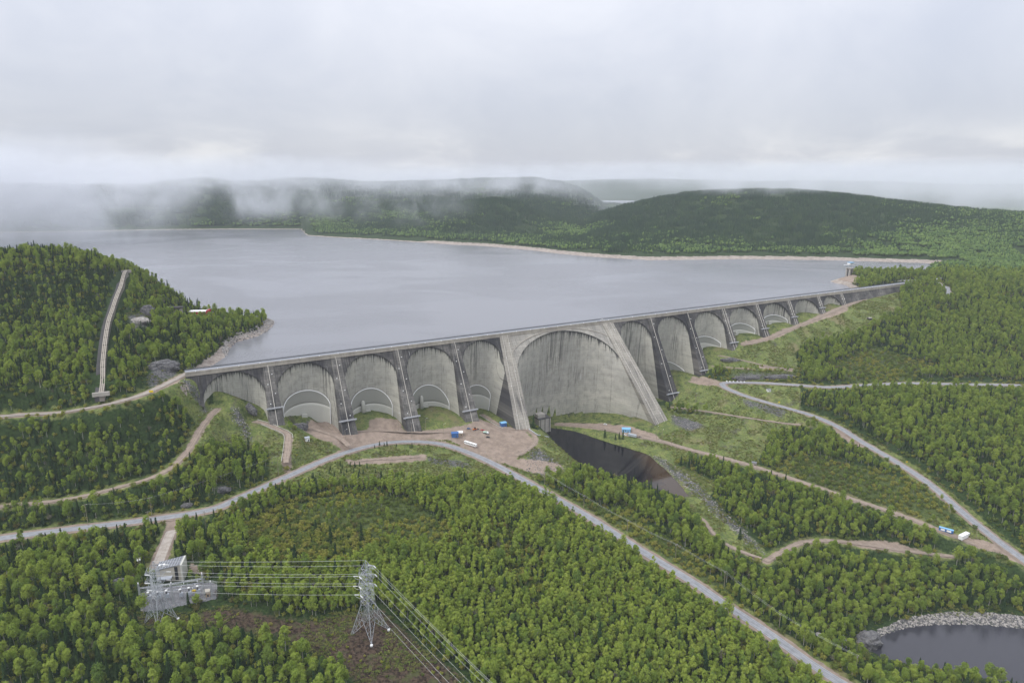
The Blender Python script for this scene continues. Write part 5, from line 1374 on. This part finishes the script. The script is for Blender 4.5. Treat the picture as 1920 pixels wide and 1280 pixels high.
for a, b in zip(FQ, np.vstack([FQ[1:], FQ[:1]])):
    a, b = Vector(a), Vector(b); n_ = max(2, int((b - a).length / 3.5)); mb = MB()
    for k_ in range(n_):
        q = a.lerp(b, k_ / n_); MB().bar(q - O + Vector((0, 0, -.6)), q - O + Vector((0, 0, 2.6)), .08).build('post', M_STEEL, e)
    for hz in (.4, 1.0, 1.6, 2.2, 2.55): mb.bar(a - O + Vector((0, 0, hz)), b - O + Vector((0, 0, hz)), .045)
    mb.build('wire_panel', M_STEEL, e)
p = gpt(389, 1116); hut('kiosk', p, R(8), 4.2, 3.6, 4.2, M_PEACH, M_BEIGE, 'small tan kiosk at the right end of the substation yard', 'kiosk', .15)
for i, (x, y) in enumerate(((362, 1108), (366, 1107.5), (374, 1107))):
    o = MB().lathe((0, 0, 0), [(.6, 0), (.75, .3), (.75, .9), (.6, 1.2)], 10).build('cable_drum', M_YEL, None, label=f'yellow drum behind the breakers, {("left", "middle", "right")[i]} of three', category='drum', group='yellow drums'); o.location = gpt(x, y)

# --- utility poles
def pole(px, base_y, top_y, label, group, lamp=False, pots=False):
    p = gpt(px, base_y); hs = np.arange(4, 40, .2); q = to_px(np.column_stack([np.full(len(hs), p.x), np.full(len(hs), p.y), p.z + hs])); H = float(np.clip(hs[np.argmin(abs(q[:, 1] - top_y))], 6, 26))
    e = empty('utility_pole', p, R(40), label, 'pole', group); MB().bar((0, 0, -1), (0, 0, H), .24, .16, 6).build('post', M_WOODP, e)
    if lamp: MB().bar((0, 0, H), (2.2, 0, H + .5), .1).build('arm', M_STEEL, e); MB().box((2.4, 0, H + .45), (.9, .4, .2)).build('lamp_head', M_WHITE, e)
    else:
        MB().box((0, 0, H - .9), (3.0, .18, .22)).build('cross_arm', M_WOODP, e)
        for x in (-1.3, 0, 1.3): MB().lathe((x, 0, H - .78), [(.08, 0), (.14, .2), (.05, .4)], 6).build('insulator', M_INS, e)
    if pots:
        for x in (-.8, .8): MB().lathe((x, -.3, H - 3), [(.3, 0), (.5, .2), (.5, 1.4), (.3, 1.6)], 10).build('transformer', M_WHITE, e)
    room(p, 2.0); return p, H
RP = []
for i, (x, b, t) in enumerate(((1021, 911, 884), (1094.5, 955, 928), (1176, 999, 974), (1266.5, 1049, 1019), (1357.5, 1100, 1070), (1460, 1183, 1149), (1603, 1268, 1228))):
    RP.append(pole(x, b, t, f'wooden utility pole right of the paved road, {("first","second","third","fourth","fifth","sixth","seventh")[i]} from the dam', 'poles right of the paved road'))
for i in range(6):
    (a, ha), (b, hb_) = RP[i], RP[i + 1]
    for k_, off in enumerate((-.9, .9)): wire('overhead_wire', a + Vector((off, 0, ha - .4)), b + Vector((off, 0, hb_ - .4)), 1.0, .06, f'{("left","right")[k_]} wire of span {("one","two","three","four","five","six")[i]} counted from the dam, right of the road', 'overhead wire', 'wires right of the paved road', 8)
LP = [pole(165, 983, 944, 'utility pole behind the road at far left', 'poles left'), pole(285, 968, 932, 'utility pole behind the road junction', 'poles left'), pole(522, 886, 854, 'utility pole where the arch track meets the road', 'poles left')]
pole(280, 985, 958, 'pole with fittings in front of the road junction', 'poles left'); pole(386, 990, 958, 'pole at the trees right of the substation driveway', 'poles left'); pole(264, 1078, 1044, 'pole carrying two white transformers left of the driveway', 'poles left', pots=True)
for i in range(2):
    (a, ha), (b, hb_) = LP[i], LP[i + 1]; wire('overhead_wire', a + Vector((0, 0, ha - .4)), b + Vector((0, 0, hb_ - .4)), 1.5, .06, f'wire between poles along the left road, {("west","east")[i]} span', 'overhead wire', 'wires left', 8)
for x, b, t, lab in ((747, 804, 775, 'left of the third pier'), (772, 816, 793, 'in front of the third pier'), (798, 804, 785, 'right of the third pier'), (832, 816, 795, 'beside the blue shelter'), (648, 830, 806, 'below the second pier'),
                     (1231, 824, 800, 'at the toe of the right broad pier'), (1241, 827, 806, 'just right of the broad pier toe'), (1259, 831, 814, 'along the valley track'), (1269, 770, 738, 'on the grass below the hairpin'), (1304, 752, 738, 'on the slope below the hairpin')):
    pole(x, b, t, f'slim lamp pole {lab}', 'lamp poles below the dam', lamp=True)
pole(1830, 1010, 986, 'pole beside the white box trailer', 'poles right'); pole(1814, 934, 908, 'pole in the scrub right of the hairpin road', 'poles right'); pole(1499, 768, 752, 'pole beside the hairpin road at the forest edge', 'poles right')

# --- signs, barriers, guard walls
def sign(px, py, label, w=2.2, h=1.6, hz=2.6):
    p = gpt(px, py); e = empty('road_sign', p, R(8), label, 'sign')
    for x in (-.6, .6): MB().bar((x, 0, -.4), (x, 0, hz), .1).build('post', M_STEEL, e)
    MB().box((0, -.12, hz), (w, .1, h)).build('panel', M_YEL, e, .02)
sign(285, 745, 'yellow sign beside the left abutment road', 4.0, 2.2); sign(1461, 753, 'yellow sign at the edge of the hairpin road'); sign(1700, 866, 'yellow sign halfway down the hairpin road')
for i, x in enumerate((1363, 1369, 1375.5, 1383, 1389.5, 1396)):
    p = gpt(x, 712.5); e = empty('road_barrier', p, .1, f'white concrete block on the hairpin verge, number {("one","two","three","four","five","six")[i]} from the dam', 'barrier', 'white blocks at the hairpin'); MB().poly([(-.9, 0), (.9, 0), (.6, .9), (.4, 1.6), (-.4, 1.6), (-.6, .9)], 2.6).build('block', M_WHITE, e, .05)
def guard_wall(road, a, b, off, label):
    Q = [r_ for r_ in ROADW if r_[0] == road][0][4]; Q = Q[int(a * len(Q)):int(b * len(Q))]; T = np.gradient(Q[:, :2], axis=0); T /= np.linalg.norm(T, axis=1)[:, None]; N = np.column_stack([T[:, 1], -T[:, 0]])
    P = np.column_stack([Q[:, :2] + N * off, Q[:, 2]]); e = empty('guard_wall', Vector(P[0]), 0, label, 'barrier'); O = P[0]
    mb = MB(); pts = [tuple(q - O + np.array([0, 0, .5])) for q in P[::2]]; mb.tube(pts, .40, 4); mb.build('rail', M_THERM2, e)
    for i in range(0, len(P), 6): MB().box(P[i] - O, (.9, .9, 1.6)).build('post', M_CONC, e)
guard_wall('arch_track', .1, .98, 4.4, 'white guard wall along the outer edge of the arch track')
guard_wall('arch_track', .02, .55, -4.4, 'white guard wall along the dam side of the arch track')
guard_wall('pier_loop_track', .0, .35, 4.4, 'low guard wall beside the track left of the broad pier')

# --- rock
def outcrop(px, py, sx, sy, sz, rz, seed, label, m=None, dz=0, z=None):
    p = gpt(px, py) if z is None else Vector(at_z(px, py, z)); p.z += dz
    bm = bmesh.new(); bmesh.ops.create_icosphere(bm, subdivisions=4, radius=1); rs = np.random.default_rng(seed); o0 = rs.uniform(0, 50, 2)
    for v in bm.verts:
        c = v.co; n_ = float(fbm(np.array([c.x * 1.0 + c.z * .7 + o0[0]]), np.array([c.y + c.z * .6 + o0[1]]), .8, 4)[0]); f_ = 1 + .42 * n_
        q = Vector((round(c.x * 3.2) / 3.2, round(c.y * 3.2) / 3.2, round(c.z * 3.2) / 3.2)); c = c.lerp(q, .45) * f_
        v.co = Vector((c.x * sx, c.y * sy, c.z * sz))
    me = bpy.data.meshes.new('rock_outcrop'); bm.to_mesh(me); bm.free(); me.materials.append(m or M_ROCK)
    o = put('rock_outcrop', me, None, label=label, category='rock'); o.location = p; o.rotation_euler = (0, 0, rz); room(p, min(sx, sy) * .8)
outcrop(1626, 1206, 12, 9, 9, .5, 1, 'grey rock bluff at the left end of the pond'); outcrop(1575, 1213, 11, 6, 6, .2, 2, 'dark rock ledge left of the pond bluff')
outcrop(1532, 1196, 8, 4, 4, -.3, 7, 'pale rock scar between the paved road and the pond', M_ROCKP)
outcrop(226, 1100, 5, 4.5, 7, .3, 3, 'rounded grey boulder left of the substation'); outcrop(306, 690, 20, 9, 8, .5, 4, 'dark cliff above the road at the left end of the dam')
outcrop(1405, 706, 26, 4, 4.5, .1, 5, 'dark rock cut above the hairpin, nearer the dam'); outcrop(1465, 707, 24, 4, 4.5, .0, 6, 'dark rock cut above the hairpin, nearer the forest')
outcrop(560, 797, 11, 6, 7, .6, 8, 'broken dark rock at the foot of the second arch'); outcrop(418, 917, 7, 4, 3, .5, 9, 'grey rock ledge above the left road'); outcrop(350, 942, 5, 3, 2.2, .4, 10, 'low rock ledge above the road junction')
outcrop(262, 602, 13, 9, 5, .2, 11, 'pale rock slab in the trees beside the cableway track', M_ROCKP); outcrop(278, 588, 9, 8, 12, .2, 12, 'dark crag right of the cableway track')
outcrop(1370, 676, 16, 4, 4, -.2, 13, 'dark rock band below the bench track'); outcrop(468, 758, 12, 4, 6, -.6, 14, 'dark rock under the leftmost arch')
def stones(name, polys, n, smin, smax, m, label, seed, dark=None):
    rs = np.random.default_rng(seed); pts = []
    for poly in polys:
        P = np.array(poly); a = P.min(0); b = P.max(0); k = max(10, int(n * (b - a).prod() / sum((np.array(q).max(0) - np.array(q).min(0)).prod() for q in polys)))
        x = rs.uniform(a[0], b[0], k * 3); y = rs.uniform(a[1], b[1], k * 3); ok = pip(x, y, poly); pts.append(np.column_stack([x[ok], y[ok]]))
    pts = np.vstack(pts)[:n]; z = ground(pts[:, 0], pts[:, 1]); s = rs.uniform(smin, smax, len(pts)) * rs.uniform(.6, 1.3, len(pts))
    scatter(name, STONE_NG, np.column_stack([pts, z]), rs.integers(0, 4, len(pts)), rs.uniform(0, 6.28, len(pts)), np.column_stack([s, s, s * .75]), kind='stuff', label=label, category='stones')
_sc = bpy.data.collections.new('stone_sources')
for i in range(4):
    bm = bmesh.new(); bmesh.ops.create_icosphere(bm, subdivisions=1, radius=1); rs_ = np.random.default_rng(i + 70)
    for v in bm.verts: v.co = Vector((v.co.x * rs_.uniform(.7, 1.3), v.co.y * rs_.uniform(.6, 1.1), v.co.z * rs_.uniform(.6, 1.0)))
    me = bpy.data.meshes.new('stone'); bm.to_mesh(me); bm.free(); me.materials.append(M_ROCKP if i % 2 else M_ROCK); _sc.objects.link(bpy.data.objects.new('%02d_stone' % i, me))
STONE_NG = scatter_group('stone_scatter', _sc)
RKW = AREAW['rock']
stones('pond_riprap', [RKW[5]], 5200, .45, 1.2, None, 'grey riprap stones along the far bank of the pond', 81)
stones('river_stones', [RKW[4]], 1700, .3, .9, None, 'grey stones along the dry river bed below the pool', 82)
stones('talus', [RKW[0], RKW[1], RKW[11], RKW[12], RKW[13]], 700, .3, .9, None, 'broken stones lying on the slopes below the dam', 83)
stones('scattered_stones', [q for q in AREAW['grass']], 900, .25, .7, None, 'pale stones scattered over the grass below the dam', 84)
_sh = np.array(L_near); _rs = np.random.default_rng(85); _q = resample(np.column_stack([_sh, _sh[:, 0] * 0]), 1.0); _idx = _rs.integers(0, len(_q), 1500); _c = np.array([-470, 960.0])
_xy = _q[_idx, :2] + (_c - _q[_idx, :2]) / np.linalg.norm(_c - _q[_idx, :2], axis=1)[:, None] * _rs.uniform(-1, 17, 1500)[:, None]; _s2 = _rs.uniform(.5, 1.7, 1500)
scatter('shore_boulders', STONE_NG, np.column_stack([_xy, ground(_xy[:, 0], _xy[:, 1])]), _rs.choice([1, 3, 1, 3, 0], 1500), _rs.uniform(0, 6, 1500), np.column_stack([_s2, _s2, _s2 * .7]), kind='stuff', label='pale boulders along the shore of the left headland', category='stones')

# --- young spruces on the grass
_rs = np.random.default_rng(90); _yp = [(x + _rs.normal() * 3, y + _rs.normal() * 2) for x, y in [(612,888),(620,880),(628,893),(634,884),(640,878),(645,890),(650,884),(655,875),(660,888),(665,880),(670,886),(676,878),(680,888),(690,879),(700,884),(716,838),(722,837),(730,838),(741,839),(770,838),(776,841),(700,846),(640,870),(600,900),(590,898),(610,903),(650,899),(665,896)]] + [(1161,822),(1168,823),(1154,824),(1134,820),(1345,928),(1353,932),(1387,1010),(1362,960)]
for i, q in enumerate(_yp):
    p = gpt(*q); k_ = FAM['spruce'][i % 3]; s = _rs.uniform(.24, .40) if i < 28 else _rs.uniform(.4, .7)
    e = empty('young_spruce', p, _rs.uniform(0, 6), 'small dark spruce on the grass south of the curving road' if i < 28 else ('small dark spruce between the giant arch and the pool' if i < 32 else 'lone small spruce beside the river bed'), 'tree', 'young spruces on the grass' if i < 28 else 'small spruces by the river'); e.scale = (s * 1.35, s * 1.35, s)
    put('crown', KINDS[k_][0], e); put('trunk', KINDS[k_][1], e)
trees = grow_trees(); shrubs = grow_shrubs()
# --- the ones that show largest become individuals
def zone_label(fam, px, py):
    if fam == 'spruce':
        if py > 1180 and px < 760: return 'dark pointed spruce among the leafy trees below the transmission towers', 'spruces below the transmission towers'
        if px < 430: return 'dark pointed spruce in the forest around the substation', 'spruces around the substation'
        if px < 1500 and pip(np.array([px]), np.array([py]), [(430,880),(1010,900),(1600,1280),(430,1280)])[0]: return 'dark spruce scattered in the young stand beside the paved road', 'spruces in the young stand'
        return 'dark spruce in the woods right of the paved road', 'spruces right of the paved road'
    if px < 260 and py < 1100: return 'leafy green birch left of the substation, below the paved road', 'birches left of the substation'
    if px < 760 and py > 1130: return 'tall leafy green birch in the foreground forest below the brown clearing', 'birches below the brown clearing'
    if px < 330: return 'leafy green tree at the lower left edge of the forest', 'trees at the lower left'
    if px > 1480 and py > 1180: return 'leafy green tree on the near side of the pond in the lower right', 'trees on the near bank of the pond'
    if px > 1480: return 'leafy green tree near the pond in the lower right', 'trees around the pond'
    if py > 1200 and px < 1000: return 'slender pale green aspen at the bottom edge, under the power lines', 'aspens under the power lines'
    if py > 1200 and px < 1250: return 'slender pale green aspen at the bottom edge, right of the power lines', 'aspens right of the power lines'
    if py > 1200: return 'slender pale green aspen at the bottom edge beside the paved road', 'aspens beside the road at the bottom'
    if px < 720: return 'slender pale green aspen behind the conductors between the two towers', 'aspens behind the conductors'
    if px < 960: return 'slender pale green aspen right behind the tower in the clearing', 'aspens behind the right tower'
    return 'slender pale green aspen in the dense stand between transmission towers and paved road', 'aspens of the dense stand'
def individuals(cands, most, name, part_names, minr=0):
    P = np.array([(c[0], c[1], c[2] + KINDS[c[3]][2] * c[4] * .6) for c in cands]); px = to_px(P)
    infr = (px[:, 0] > 4) & (px[:, 0] < 1916) & (px[:, 1] > 700) & (px[:, 1] < 1276)
    dist = np.linalg.norm(P - np.array([0, 0, CAMZ]), axis=1)
    show = np.array([KINDS[c[3]][3] * c[4] for c in cands]) / dist
    order = [i for i in np.argsort(-show) if infr[i]][:most]
    sel = set(int(i) for i in order)
    for i in order:
        x, y, z, k, s, fam = cands[i]; cm, tm, h, r, _ = KINDS[k]
        lab, grp = zone_label(fam, *px[i])
        e = empty(name, (x, y, z - .3), rng.uniform(0, 6.28), lab, 'tree', grp); e.scale = (s, s, s * rng.uniform(.92, 1.08))
        put('crown', cm, e); put('trunk', tm, e)
    return [c for i, c in enumerate(cands) if i not in sel]
leafy = [t for t in trees if t[5] in ('birch', 'aspen')]; spr = [t for t in trees if t[5] == 'spruce']; oth = [t for t in trees if t[5] in ('shrub', 'dead')]
leafy = individuals(leafy, 300, 'leafy_tree', None)
spr = individuals(spr, 120, 'spruce_tree', None)
src = veg_sources([('source_' + k_[4], (k_[0], k_[1])) for k_ in KINDS]); ng = scatter_group('vegetation_scatter', src)
def emit(name, L, label, cat):
    P = np.array([(a[0], a[1], a[2] - .3) for a in L]); s = np.array([a[4] for a in L]); n = len(L)
    scatter(name, ng, P, [a[3] for a in L], rng.uniform(0, 6.28, n), np.column_stack([s, s, s * rng.uniform(.9, 1.1, n)]), kind='stuff', label=label, category=cat)
emit('leafy_forest', leafy, 'mass of green birch and aspen forest covering the valley', 'forest')
emit('spruce_forest', spr, 'dark spruces scattered through the leafy forest', 'forest')
emit('undergrowth', oth + shrubs, 'low yellow green scrub and bare saplings', 'undergrowth')
# --- rough grass on the open slopes
def tuft(seed, m, n=26):
    rs = np.random.default_rng(seed); C = np.column_stack([rs.normal(size=(n, 2)) * .75, rs.uniform(.1, .7, n)]); N = np.column_stack([rs.normal(size=(n, 2)) * .6, np.full(n, .8)])
    return mesh_np('tuft', cards(C, N, .38, rs), np.arange(n * 4).reshape(-1, 4), m, False)
L_TUFT = leaf_material('rough_grass', (.165, .195, .055), (.245, .250, .085), (.190, .155, .085), .3)
gc = bpy.data.collections.new('tuft_sources')
for i in range(4): gc.objects.link(bpy.data.objects.new('%02d_tuft' % i, tuft(40 + i, L_TUFT if i < 3 else L_SHRUBD)))
x, y = cells(-500, 1200, 350, 1500, 3.0, 43); ok = ((area_d(x, y, 'grass') > -2) | (area_d(x, y, 'slash') > -2) | (area_d(x, y, 'rock') > -4)) & (fbm(x, y, 16, 3) > -.12)
ok &= area_d(x, y, 'gravel') < -1; x, y = x[ok], y[ok]; z = ground(x, y); ok = free_of(x, y, z, 99, .3, ()); x, y, z = x[ok], y[ok], z[ok]; s_ = rng.uniform(.5, 1.5, len(x))
scatter('rough_grass', scatter_group('grass_scatter', gc), np.column_stack([x, y, z]), rng.integers(0, 4, len(x)), rng.uniform(0, 6.28, len(x)), np.column_stack([s_, s_, s_]), kind='stuff', label='rough tussocky grass on the open slopes', category='grass')
# --- far slopes: clumps of trees
def clump(seed, conif, ico):
    rs = np.random.default_rng(seed); V = []; F = []; mi = []
    for q in range(18):
        a = rs.uniform(0, 6.28); rr = 19 * math.sqrt(rs.random()); cx, cy_ = rr * math.cos(a), rr * math.sin(a)
        if rs.random() < conif:
            h = rs.uniform(9, 19); r0 = rs.uniform(2.0, 3.0)
            for z0, z1, rb in ((.05, .62, r0), (.38, 1.0, r0 * .66)):
                k = len(V); ph = rs.uniform(0, 6)
                for j in range(6): V.append((cx + rb * rs.uniform(.75, 1.15) * math.cos(ph + j * 1.047), cy_ + rb * math.sin(ph + j * 1.047), h * z0))
                V.append((cx, cy_, h * z1))
                for j in range(6): F.append((k + j, k + (j + 1) % 6, k + 6)); mi.append(0)
        else:
            h = rs.uniform(8, 14); r0 = rs.uniform(3.0, 4.8); k = len(V)
            for v in ico[0]: V.append((cx + v[0] * r0 * rs.uniform(.75, 1.2), cy_ + v[1] * r0 * rs.uniform(.75, 1.2), h * .58 + v[2] * h * .42 * rs.uniform(.8, 1.15)))
            for f in ico[1]: F.append(tuple(k + i for i in f)); mi.append(1)
    me = bpy.data.meshes.new('far_tree_clump'); me.from_pydata(V, [], F); me.materials.append(L_FARC); me.materials.append(L_FARB); me.polygons.foreach_set('material_index', mi)
    return me
L_FARC = leaf_material('far_conifers', (.028, .055, .028), (.045, .080, .034), (.060, .095, .036), .0)
L_FARB = leaf_material('far_broadleaf', (.085, .140, .042), (.130, .190, .052), (.060, .105, .036), .0)
bm = bmesh.new(); bmesh.ops.create_icosphere(bm, subdivisions=2, radius=1); ico = ([tuple(v.co) for v in bm.verts], [tuple(v.index for v in f.verts) for f in bm.faces]); bm.free()
fc = bpy.data.collections.new('far_sources')
for i, cf in enumerate((.97, .9, .75, .45, .2, .05)):
    fc.objects.link(bpy.data.objects.new('%02d_source_clump' % i, clump(50 + i, cf, ico)))
fng = scatter_group('far_scatter', fc)
def far_forest(name, r0, r1, st, sc, seed, label):
    rs = np.random.default_rng(seed); n = int((r1 * r1 - r0 * r0) * .78 / (st * st))
    az = rs.uniform(-.76, .78, n); r = np.sqrt(rs.uniform(r0 * r0, r1 * r1, n)); x = r * np.sin(az); y = r * np.cos(az); z = ground(x, y)
    ok = (z > 8.3) & ((sdist(x, y, LAKE, 60) < -45) | (r > 3300))
    gx = ground(x * (1 + 40 / r), y * (1 + 40 / r)) - z; ok &= gx > -9 
    x, y, z = x[ok], y[ok], z[ok]; n = len(x)
    # broadleaf near the shore and on the right flank, conifers up the slopes
    b = fbm(x, y, 260, 4) * 1.7 + sstep(x / y, .42, .75) * 1.1 - sstep(z, 15, 60) * .55 + (z < 14) * .6 - .15
    k = np.clip(np.round(1.6 + b * 2.2 + rs.normal(size=n) * .6), 0, 5).astype(int)
    s = sc * rs.uniform(.85, 1.15, n)
    scatter(name, fng, np.column_stack([x, y, z - 2.0]), k, rs.uniform(0, 6.28, n), np.column_stack([s, s, s * rs.uniform(.85, 1.1, n) / sc ** .5]), kind='stuff', label=label, category='forest')
far_forest('far_shore_forest', 1780, 3450, 23, 1.0, 61, 'dark conifer and green birch forest on the hills across the lake')
far_forest('mountain_forest', 3450, 5600, 44, 1.7, 62, 'hazy forest on the distant mountain behind the lake')

# ------------------------------------------------------------------ haze and fog
def volume_box(name, lo, hi, density, colr, aniso=.3):
    mb = MB(); c = [(a + b) / 2 for a, b in zip(lo, hi)]; mb.box((0, 0, 0), [b - a for a, b in zip(lo, hi)])
    m = bpy.data.materials.new(name); m.use_nodes = True; t = NT(m.node_tree); t.n.clear()
    out = t.add('ShaderNodeOutputMaterial'); pv = t.add('ShaderNodeVolumePrincipled', inp={'Color': colr, 'Density': density, 'Anisotropy': aniso})
    t.l.new(pv.outputs[0], out.inputs['Volume'])
    o = mb.build(name, m, None, kind='stuff'); o.location = c
    return o
volume_box('haze', (-15000, -1500, -260), (15000, 16500, 260), 4.5e-5, (.86, .90, 1.0), 0.0)

def fog(px, py, r, half, dens, seed, scale=2.2, cut=.42, rz=0.0, z=None):
    d = rays((px, py)); t = r / math.hypot(d[0], d[1]); c = Vector((d[0] * t, d[1] * t, CAMZ + d[2] * t if z is None else z))
    bm = bmesh.new(); bmesh.ops.create_icosphere(bm, subdivisions=3, radius=1); me = bpy.data.meshes.new('fog_bank'); bm.to_mesh(me); bm.free()
    m = bpy.data.materials.new('fog'); m.use_nodes = True; t = NT(m.node_tree); t.n.clear(); out = t.add('ShaderNodeOutputMaterial')
    tc = t.add('ShaderNodeTexCoord'); o_ = tc.outputs['Object']; ln = t.add('ShaderNodeVectorMath', operation='LENGTH', inp={0: o_})
    fall = t.math('SUBTRACT', 1.0, t.step(ln.outputs['Value'], .15, .98)); off = t.add('ShaderNodeVectorMath', operation='ADD', inp={0: o_, 1: (seed * 3.1, seed * 1.7, 0)})
    sc_ = t.add('ShaderNodeVectorMath', operation='MULTIPLY', inp={0: off.outputs[0], 1: tuple(h_ / 230.0 for h_ in half)}); n_ = t.noise(sc_.outputs[0], scale * .42, 5, .62, .5); dn = t.math('MULTIPLY', t.math('MULTIPLY', fall, t.step(n_, cut, cut + .26)), dens)
    pv = t.add('ShaderNodeVolumePrincipled', inp={'Color': (.90, .92, .955), 'Density': dn, 'Anisotropy': 0.0}); t.l.new(pv.outputs[0], out.inputs['Volume'])
    me.materials.append(m); o = put('fog_bank', me, None, kind='stuff', label='drifting white fog over the far hills', category='fog'); o.location = c; o.scale = half; o.rotation_euler = (0, 0, rz)
fog(600, 372, 3900, (2600, 520, 280), 1.5e-3, 12, 2.0, .16)
fog(1750, 336, 5200, (2400, 800, 170), 2.2e-3, 13, 2.4, .25)
fog(2000, 400, 3900, (1500, 600, 200), 6e-4, 14, 2.0, .15)
fog(90, 372, 2700, (560, 380, 260), 6.0e-3, 1, 2.2, .38, .3)
fog(-220, 365, 2850, (650, 450, 270), 6.0e-3, 2, 2.2, .36, .3)
fog(250, 352, 3000, (380, 300, 120), 5.0e-3, 11, 3.0, .40)
fog(470, 372, 2900, (300, 220, 120), 6e-3, 3, 3.2, .43)
fog(610, 374, 2900, (360, 220, 130), 6e-3, 4, 3.2, .43)
fog(770, 388, 2650, (300, 180, 100), 5e-3, 5, 3.2, .44)
fog(900, 345, 3700, (900, 420, 110), 4e-3, 6, 3.2, .40)
fog(1400, 345, 2850, (600, 320, 60), 5e-3, 7, 3.4, .40)
fog(1780, 372, 3500, (900, 420, 110), 2.6e-3, 8, 2.6, .36)
fog(350, 326, 4000, (1700, 600, 130), 4.0e-3, 9, 3.0, .38)
fog(1250, 322, 5600, (2800, 900, 110), 2.0e-3, 10, 2.4, .34)
